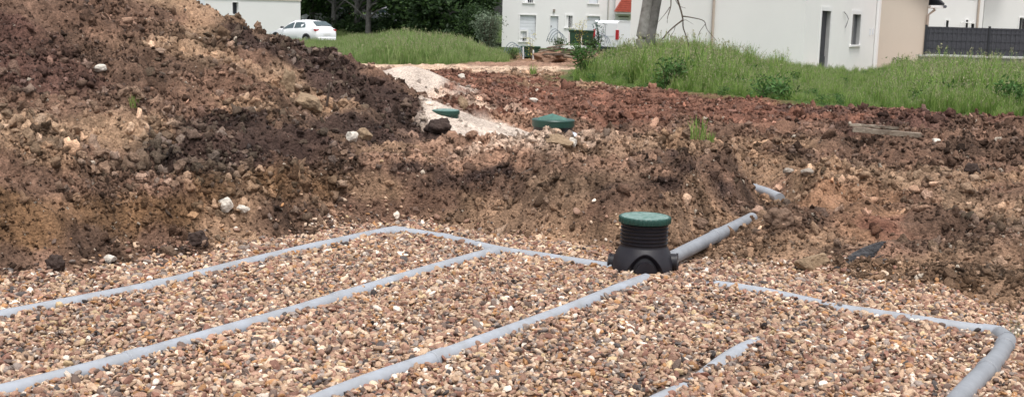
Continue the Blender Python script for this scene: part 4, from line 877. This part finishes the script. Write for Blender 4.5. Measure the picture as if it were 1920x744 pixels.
# van
vp = P(1157,95,74)-Vector((.77,-.64,0))*.93; v = thing('white_van','white van with red tail light parked in front of the far house','van',(vp.x,vp.y,gz(vp.x,vp.y)-.05),math.radians(-130)); zt = P(1150,40,74).z-v.location.z
Lv = 4.6
body = MB(); prof = [(-Lv,.45),(-Lv-.02,.95),(-Lv+.7,1.15),(-Lv+1.35,zt-.1),(-Lv+1.8,zt),(0-.12,zt),(0,zt-.12),(.03,.9),(.02,.35)]
V=[]; N_=len(prof)
for yy,kk in ((-.88,1),(-.93,0),(.93,0),(.88,1)):
    for (x_,z_) in prof: V.append((x_*.999 if not kk else x_, yy, z_ if not kk else z_))
Fc=[]
for j in range(3):
    for k in range(N_): k2=(k+1)%N_; Fc.append((j*N_+k,j*N_+k2,(j+1)*N_+k2,(j+1)*N_+k))
Fc.append(tuple(range(N_))); Fc.append(tuple(3*N_+k for k in range(N_))[::-1]); body.add(V,Fc).build('body', M_white, v, False, .06)
for sgn in (1,-1):
    MB().box(-.12,.06,sgn*.87-.06,sgn*.87+.08,.95,1.55).build('tail_light', M_red, v)
    MB().add([(-Lv+.95,sgn*.942,1.2),(-Lv+1.9,sgn*.942,1.2),(-Lv+1.9,sgn*.942,zt-.2),(-Lv+1.45,sgn*.942,zt-.2)],[(0,1,2,3)]).build('side_window', M_glass, v)
    for wx_ in (-Lv+.85,-.9):
        Mw = Matrix.Translation((wx_,sgn*.84,.33)) @ Matrix.Rotation(PI/2,4,'X'); w_ = MB().lathe([(.2,-.11),(.32,-.11),(.335,-.08),(.335,.08),(.32,.11),(.2,.11)],24,Mw).build('wheel', M_tyre, v, True)
        MB().lathe([(.19,-.118),(.2,-.12),(.2,.12),(.19,.118)],18,Mw).build('rim', M_rim, w_, True)
MB().box(.0,.10,-.9,.9,.32,.50).build('bumper', M_post, v, False, .02); MB().box(.032,.045,-.006,.006,.55,zt-.2).build('door_seam', M_post, v)
MB().box(.03,.045,-.7,.7,1.15,1.17).build('trim_line', M_silver, v); MB().box(-3.2,-.4,-.945,-.932,.95,.98).build('side_rail', M_silver, v)

# ------------------------------------------------------------------ bins, hoops and debris by the far house
def wheelie(px, py, D, w, hgt, label, rz=0):
    p = P(px,py,D); zz = p.z; t = thing('wheelie_bin', label, 'bin', (p.x,p.y,zz), rz, 'dark green bins by the far house')
    a_ = w/2; b__ = w/2*.82
    MB().add([(-b__,-b__,.06),(b__,-b__,.06),(b__,b__,.06),(-b__,b__,.06),(-a_,-a_,hgt-.1),(a_,-a_,hgt-.1),(a_,a_,hgt-.1),(-a_,a_,hgt-.1)],[(0,3,2,1),(0,1,5,4),(1,2,6,5),(2,3,7,6),(3,0,4,7)]).build('body', M_bin, t, False, .02)
    MB().box(-a_-.03,a_+.03,-a_-.03,a_+.03,hgt-.1,hgt-.03).build('lid', M_bin, t, False, .02); MB().box(-a_,a_,a_+.03,a_+.07,hgt-.12,hgt-.07).build('handle', M_post, t)
    MB().tube([(-a_*.8,b__+.02,.09),(a_*.8,b__+.02,.09)],.09,12).build('wheel', M_tyre, t, True); return t
wheelie(1078,86,58,.62,.80,'dark green bin, left of two side by side in front of the van'); wheelie(1099,86,58.3,.62,.78,'dark green bin touching the white van, right of two side by side',.1)
wheelie(987,110,52,.46,.58,'dark green bin alone on the pale track, lower left',-.1); wheelie(1001,110,52.3,.46,.57,'dark green bin touching the lone lower bin on its right',.1)
for (px,y0,y1,D,lab) in ((1090,84,67,57,'white stake in front of the upper pair of bins'),(1000,111,94,51,'white stake in front of the lower pair of bins'),(1067,84,61,57.2,'thin white stake left of the upper pair of bins'),(981,110,88,51.2,'thin white stake left of the lower pair of bins')):
    a_ = P(px,y0+2,D); b__ = P(px,y1,D); tag(MB().tube([a_,a_.lerp(b__,.5),b__],[.035,.034,.03],8).build('white_stake', M_trim, None, True), lab, 'stake', 'white stakes by the bins')
def hoop(px, py, D, w, h, label):
    p = P(px,py,D); t = thing('wire_hoops', label, 'wire hoops', p, 0, 'bent wire hoops by the far house')
    for k in range(3):
        pts_ = [(-w/2+w*j/10+.1*k, .1*k, h*(1-.12*k)*math.sin(PI*min(1,(j+.2)/10.2))**.6) for j in range(11)]; MB().tube(pts_, .018, 6).build('hoop', M_mesh, t, True)
hoop(960,106,51,.75,.6,'bent blue-grey wire hoops left of the lower bins'); hoop(1040,84,57,.8,.75,'bent blue-grey wire hoops left of the upper bins'); hoop(1125,82,60,.7,.55,'wire hoops overgrown by weeds in front of the van')
# debris heap
hp = P(1036,112,47); me = rock_mesh('spoil_pile', 57, 5, .55, squash=(1.15,1.0,.75), m=mat('orange_earth',(.24,.145,.10),.95,.2,var=.4,vscale=4,bump=1)); me.shade_smooth()
o = bpy.data.objects.new('spoil_pile', me); COL.objects.link(o); o.location = (hp.x,hp.y,gz(hp.x,hp.y)+.1); tag(o,'small orange-brown earth pile between the bins and the tall grass','earth pile')
tws = thing('branch_pile','tangle of cut pale branches on the small earth pile','branch pile',(P(1070,100,46).x,46,P(1070,104,46).z))
for k in range(34):
    a_ = Vector((rnd.uniform(-1.3,.9),rnd.uniform(-.5,.5),rnd.uniform(-.1,.3))); an = rnd.uniform(-.5,.5); L_ = rnd.uniform(.4,1.3); d = Vector((math.cos(an),rnd.uniform(-.4,.4),math.sin(an)*.35)); MB().tube([a_,a_+d*L_*.5+Vector((0,0,.03)),a_+d*L_],[.03,.024,.012],6).build('branch', M_twig if k%3 else M_wood, tws, True)
lg = P(1060,105,44.5); tag(MB().tube([P(1058,105,44.5),P(1072,108,44.3),P(1084,112,44)],[.05,.05,.045],9).build('pale_log', M_wood, None, True),'pale bare log at the foot of the branch pile','log')
# bluish spindly sapling before the van
def leafy(name, label, cat, loc, hgt, spread, n_, size, m, stem_r, seed, nst=5, grp=None, crown_lo=.15):
    r = random.Random(seed); t = thing(name, label, cat, loc, 0, grp); st = MB(); V=[]; Fc=[]
    for k in range(nst):
        a_ = r.uniform(0,2*PI); tip = Vector((math.cos(a_)*spread*r.uniform(.3,1),math.sin(a_)*spread*r.uniform(.3,1),hgt*r.uniform(.7,1))); md = tip*.5+Vector((r.uniform(-.1,.1)*spread,0,.1*hgt)); pth = smooth_path([Vector((0,0,-.1)),md,tip],4); st.tube(pth,[stem_r*(1-.85*i/(len(pth)-1)) for i in range(len(pth))],6)
        for j in range(n_//nst):
            t_ = crown_lo+(1-crown_lo)*r.random(); i_ = min(int(t_*(len(pth)-1)),len(pth)-2); c = pth[i_].lerp(pth[i_+1],r.random())+Vector((r.gauss(0,1),r.gauss(0,1),r.gauss(0,.8)))*spread*.22
            u_ = Vector((r.gauss(0,1),r.gauss(0,1),r.gauss(0,1))).normalized()*size*r.uniform(.6,1.4); v_ = u_.cross(Vector((r.gauss(0,1),r.gauss(0,1),r.gauss(0,1)))).normalized()*size*.35; i1 = len(V); V += [tuple(c-u_),tuple(c+v_),tuple(c+u_),tuple(c-v_)]; Fc.append((i1,i1+1,i1+2,i1+3))
    st.build('stem', M_twig, t, True); MB().add(V,Fc).build('foliage', m, t); return t
M_blu = leaf_mat('bluish_leaves', (.07,.15,.13), .4, .3); M_wil = leaf_mat('willow_leaves', (.17,.22,.15), .4, .35); M_dkl = leaf_mat('dark_leaves', (.028,.058,.020), .55, .25, (.06,.11,.03)); M_mdl = leaf_mat('mid_leaves', (.05,.10,.028), .5, .3, (.10,.17,.05))
M_yel = leaf_mat('yellow_flowers', (.55,.50,.12), .3, .3)
p = P(1124,96,54); leafy('sapling','spindly blue-green sapling in front of the white van','sapling',p,1.35,.35,150,.07,M_blu,.02,5)
p = P(1085,86,57); leafy('flowering_shrub','sparse shrub with yellow blossom above the upper bins','shrub',(p.x,p.y-.3,p.z),1.35,.6,110,.05,M_yel,.015,6,grp='sparse yellow shrubs by the bins')
p = P(997,110,51); leafy('flowering_shrub','sparse shrub with yellow blossom above the lower bins','shrub',(p.x,p.y-.3,p.z),1.1,.5,80,.045,M_yel,.012,7,grp='sparse yellow shrubs by the bins')
p = P(965,112,50); leafy('low_shrub','low grey-green shrub left of the lower bins','shrub',p,.4,.4,500,.04,M_mdl,.015,8,grp='low shrubs near the bins')
p = P(1050,88,56); leafy('low_shrub','low brownish shrub left of the upper bins','shrub',p,.38,.45,500,.045,M_mdl,.015,9,grp='low shrubs near the bins')
p = P(1108,100,50); leafy('low_shrub','dark shrub at the left end of the tall grass by the bins','shrub',p,.6,.5,900,.05,M_dkl,.02,10,nst=9,grp='low shrubs near the bins')
for i,(a,lab) in enumerate((((1098,150,29),'dark leafy weed clump at the left end of the tall grass'),((1250,160,25.5),'dark leafy clump in front of the tree in the tall grass'),((1905,215,21),'leafy weed clump in the grass at the right edge'),((1445,186,22.3),'small leafy weed clump at the earth edge in the middle of the grass'))):
    p = P(*a); leafy('leafy_weed',lab,'weed',(p.x,p.y,gz(p.x,p.y)-.05),(.95,.7,.6,.35)[i],.45,700,.055,M_weed,.01,120+i,nst=14,grp='leafy weed clumps in the grass',crown_lo=.05)
p = P(915,100,66); leafy('willow_bush','pale grey-green willow bush against the corner of the far white house','bush',(p.x,p.y,p.z-.2),2.4,.85,4200,.075,M_wil,.04,11,nst=26,crown_lo=.03)

# ------------------------------------------------------------------ leaning tree in the tall grass
tp = P(1212,95,34); TZ = gz(tp.x,tp.y); tr = thing('leaning_tree','grey double-stemmed leaning tree trunk with dead branches before the near house','tree',(tp.x,tp.y,TZ))
def rel(px,py,D=34): return P(px,py,D)-Vector((tp.x,tp.y,TZ))
s1_ = [rel(1205,100)+Vector((0,0,-.25)),rel(1204,75),rel(1209,40),rel(1214,5),rel(1222,-60),rel(1236,-160)]; s2_ = [rel(1215,100)+Vector((0,.05,-.25)),rel(1217,75),rel(1224,40),rel(1231,5),rel(1246,-60),rel(1275,-170)]
M_barkd = mat('dark_bark', (.22,.21,.20), .95, .2, dirt=(.10,.095,.085), vscale=5, bump=.8, bscale=14)
MB().tube(smooth_path(s1_), [.20-.003*i for i in range(31)], 16).build('trunk', M_bark, tr, True); MB().tube(smooth_path(s2_), [.19-.003*i for i in range(31)], 16).build('trunk', M_barkd, tr, True)
dead = MB()
def br(pts_, r0, r1): 
    sp = smooth_path([rel(x_,y_,D0) for x_,y_,D0 in pts_],4); dead.tube(sp,[.68*(r0+(r1-r0)*i/(len(sp)-1)) for i in range(len(sp))],7)
br([(1240,-60,34),(1262,-20,33.8),(1273,8,33.7),(1280,34,33.6),(1281,52,33.6),(1288,72,33.6),(1292,88,33.6)],.05,.014)
br([(1280,38,33.6),(1262,52,33.5),(1248,66,33.4),(1240,76,33.4)],.035,.016); br([(1281,31,33.6),(1300,34,33.7),(1320,40,33.8),(1326,56,33.9),(1345,78,34)],.026,.008)
br([(1256,-20,33.8),(1258,10,33.7),(1252,32,33.6),(1251,44,33.6)],.03,.008); br([(1256,14,33.7),(1246,28,33.6),(1234,42,33.6)],.02,.006); br([(1262,-10,33.8),(1272,10,33.7),(1286,16,33.6)],.016,.005)
br([(1322,46,33.8),(1312,60,33.8),(1308,72,33.8)],.014,.005); br([(1266,48,33.5),(1264,58,33.5),(1256,70,33.5)],.014,.005); br([(1281,40,33.6),(1286,38,33.6),(1300,46,33.6)],.012,.004)
dead.build('dead_branch', M_twig, tr, True)
def crown_quads(r, n_, C0, rad, size, clumps):
    V=[];Fc=[]; cl = [Vector((r.gauss(0,1),r.gauss(0,1),r.gauss(0,1))).normalized()*r.uniform(.55,1) for _ in range(clumps)]
    for k in range(n_):
        c = cl[k%clumps]; w_ = .28; pt = Vector((c.x+r.gauss(0,w_*.6),c.y+r.gauss(0,w_*.6),c.z+r.gauss(0,w_*.5))); pt = Vector((C0[0]+pt.x*rad[0],C0[1]+pt.y*rad[1],C0[2]+pt.z*rad[2]))
        u_ = Vector((r.gauss(0,1),r.gauss(0,1),r.gauss(0,.6))).normalized()*size*r.uniform(.6,1.4); v_ = u_.cross(Vector((r.gauss(0,1),r.gauss(0,1),r.gauss(0,1)))).normalized()*size*.5; i1=len(V); V += [tuple(pt-u_),tuple(pt+v_),tuple(pt+u_),tuple(pt-v_)]; Fc.append((i1,i1+1,i1+2,i1+3))
    return V,Fc
V,Fc = crown_quads(random.Random(3),2600,(s2_[-1].x,s2_[-1].y,s2_[-1].z+1.6),(2.2,2.2,1.5),.08,30); MB().add(V,Fc).build('crown', M_mdl, tr)
# joints between trunk and crown
jn = MB()
for k in range(6): e = Vector((s2_[-1].x+rnd.uniform(-1.5,1.5),s2_[-1].y+rnd.uniform(-1.5,1.5),s2_[-1].z+rnd.uniform(.8,2.4))); jn.tube([s2_[-1],s2_[-1].lerp(e,.5)+Vector((0,0,.15)),e],[.07,.05,.02],7)
jn.build('limb', M_bark, tr, True)

# ------------------------------------------------------------------ wood behind the meadow: single trees
def make_tree(seed, m, hgt, rad, n_=9000, low=.5):
    r = random.Random(seed); t = thing('broadleaf_tree','', 'tree'); top = Vector((r.uniform(-.4,.4),r.uniform(-.3,.3),hgt*.75))
    MB().tube(smooth_path([Vector((0,0,-.3)),Vector((.1,0,hgt*.3)),top],4),[.26-.02*i for i in range(9)],9).build('trunk', M_barkd, t, True)
    lm = MB()
    for k in range(9):
        z0 = hgt*r.uniform(.08,.55); a_ = r.uniform(0,2*PI); e = Vector((math.cos(a_)*rad*.75,math.sin(a_)*rad*.75,z0+hgt*r.uniform(.05,.25))); lm.tube([Vector((0,0,z0)),e*.5+Vector((0,0,z0*.5+.2)),e],[.10,.06,.02],6)
    lm.build('limb', M_barkd, t, True); V,Fc = crown_quads(r,n_,(0,0,hgt*.5+low*.5),(rad,rad,hgt*.5-low*.42),.19,44); MB().add(V,Fc).build('crown', m, t); return t
protos = [make_tree(21,M_dkl,7.0,3.1),make_tree(22,M_mdl,8.0,3.3),make_tree(23,M_dkl,6.0,2.8,8000,.2),make_tree(24,M_dkl,9.5,3.2,9000,4.6)]
def copy_tree(o, parent=None):
    c = o.copy(); COL.objects.link(c)
    if parent: c.parent = parent
    for ch in o.children: copy_tree(ch, c)
    return c
GW = 'trees of the wood behind the meadow'
spots = [(585,60,103,1,'mid-green tree rising behind the roof of the white hatchback'),(625,60,100,3,'dark tree just right of the low white house, front of the wood'),(668,66,98,3,'dark high-crowned tree left of the silver car in the wood'),(700,44,116,1,'mid-green tree behind and left of the silver car'),
 (715,62,90,3,None),(765,70,97,3,None),(800,74,88,2,None),(835,80,84,0,None),(840,88,80,2,None),(893,92,76,0,None),(872,86,90,1,None),(815,60,98,1,None),(780,50,112,0,None),(885,66,100,1,None),(560,50,115,0,None),(640,40,122,1,None),(745,40,125,0,None),(850,70,108,0,None),(520,50,118,1,None),(470,50,112,0,None),(820,40,120,1,None)]
labs = {4:'dark tree standing right in front of the silver car',5:'dark high-crowned tree just right of the silver car',6:'squat dark tree at the centre of the wood edge',7:'dense dark tree at the wood edge left of the deepest shadow',8:'low near-black tree at the wood edge above the meadow slope',9:'dark tree just left of the willow bush',
 10:'small mid-green tree behind the willow bush',11:'mid-green tree in the second row behind the near-black tree',12:'dark tree deep in the wood right of the silver car',13:'mid-green tree deep in the wood left of the willow bush',14:'dark tree behind the right end of the low white house',15:'mid-green tree deep in the wood behind the white hidden car',
 16:'dark tree deepest in the wood behind the silver car',17:'dark tree in the third row left of the far white house',18:'mid-green tree behind the low white house roof',19:'dark tree behind the middle of the low white house',20:'mid-green tree deepest in the wood at its centre'}
lab_d = {4:(712,735)}
usedp = set()
for i,(px,py,D,k,lab) in enumerate(spots):
    o = protos[k] if k not in usedp else copy_tree(protos[k]); usedp.add(k)
    p = P(px,py,D); zz = gz(p.x,p.y)
    if i in (4,): p = P(690,py,D)
    s = {9:.42,10:.62,13:.68,8:.9,11:1.0}.get(i, rnd.uniform(.9,1.2)); o.location = (p.x,p.y,zz-.1); o.rotation_euler = (0,0,rnd.uniform(0,6)); o.scale = (s,s,s); tag(o, lab or labs[i], 'tree', GW)
# hedge-like undergrowth closing the foot of the wood
ug = []
X = []; 
und = thing('undergrowth','dark undergrowth along the foot of the wood','undergrowth'); und['kind'] = 'stuff'
V=[];Fc=[]; r = random.Random(77)
for k in range(26):
    t_ = k/25*.84; px = 600+t_*330; D = 104-t_*33+r.uniform(0,3); p = P(px,60,D); zz = gz(p.x,p.y); v2,f2 = crown_quads(r,900,(p.x,p.y,zz+.5),(1.7,1.4,1.0*r.uniform(.8,1.3)),.13,9); kk_=len(V); V+=v2; Fc += [tuple(i+kk_ for i in f) for f in f2]
MB().add(V,Fc).build('foliage', M_dkl, und)

# ------------------------------------------------------------------ light
w = bpy.data.worlds.new('World'); S.world = w; w.use_nodes = True; nt = w.node_tree
sky = nt.nodes.new('ShaderNodeTexSky'); sky.sky_type = 'NISHITA'; sky.sun_disc = False; sky.sun_elevation = math.radians(72); sky.sun_rotation = math.radians(165); sky.dust_density = 5; sky.air_density = 1.0
hs_ = nt.nodes.new('ShaderNodeHueSaturation'); hs_.inputs['Saturation'].default_value = .28
nt.links.new(sky.outputs[0], hs_.inputs['Color']); nt.links.new(hs_.outputs[0], nt.nodes['Background'].inputs['Color']); nt.nodes['Background'].inputs['Strength'].default_value = .15
sd_ = bpy.data.lights.new('sun','SUN'); sd_.energy = 1.3; sd_.angle = math.radians(14); sd_.color = (1,.96,.9); so = bpy.data.objects.new('sun', sd_); COL.objects.link(so)
el, az = math.radians(72), math.radians(165); dv = Vector((math.sin(az)*math.cos(el), math.cos(az)*math.cos(el), math.sin(el))); so.rotation_euler = dv.to_track_quat('Z','Y').to_euler()
S.view_settings.view_transform = 'Standard'; S.view_settings.look = 'None'; S.view_settings.exposure = .55; S.view_settings.gamma = 1; S.view_settings.use_curve_mapping = False
S.cycles.max_bounces = 6; S.cycles.use_denoising = True
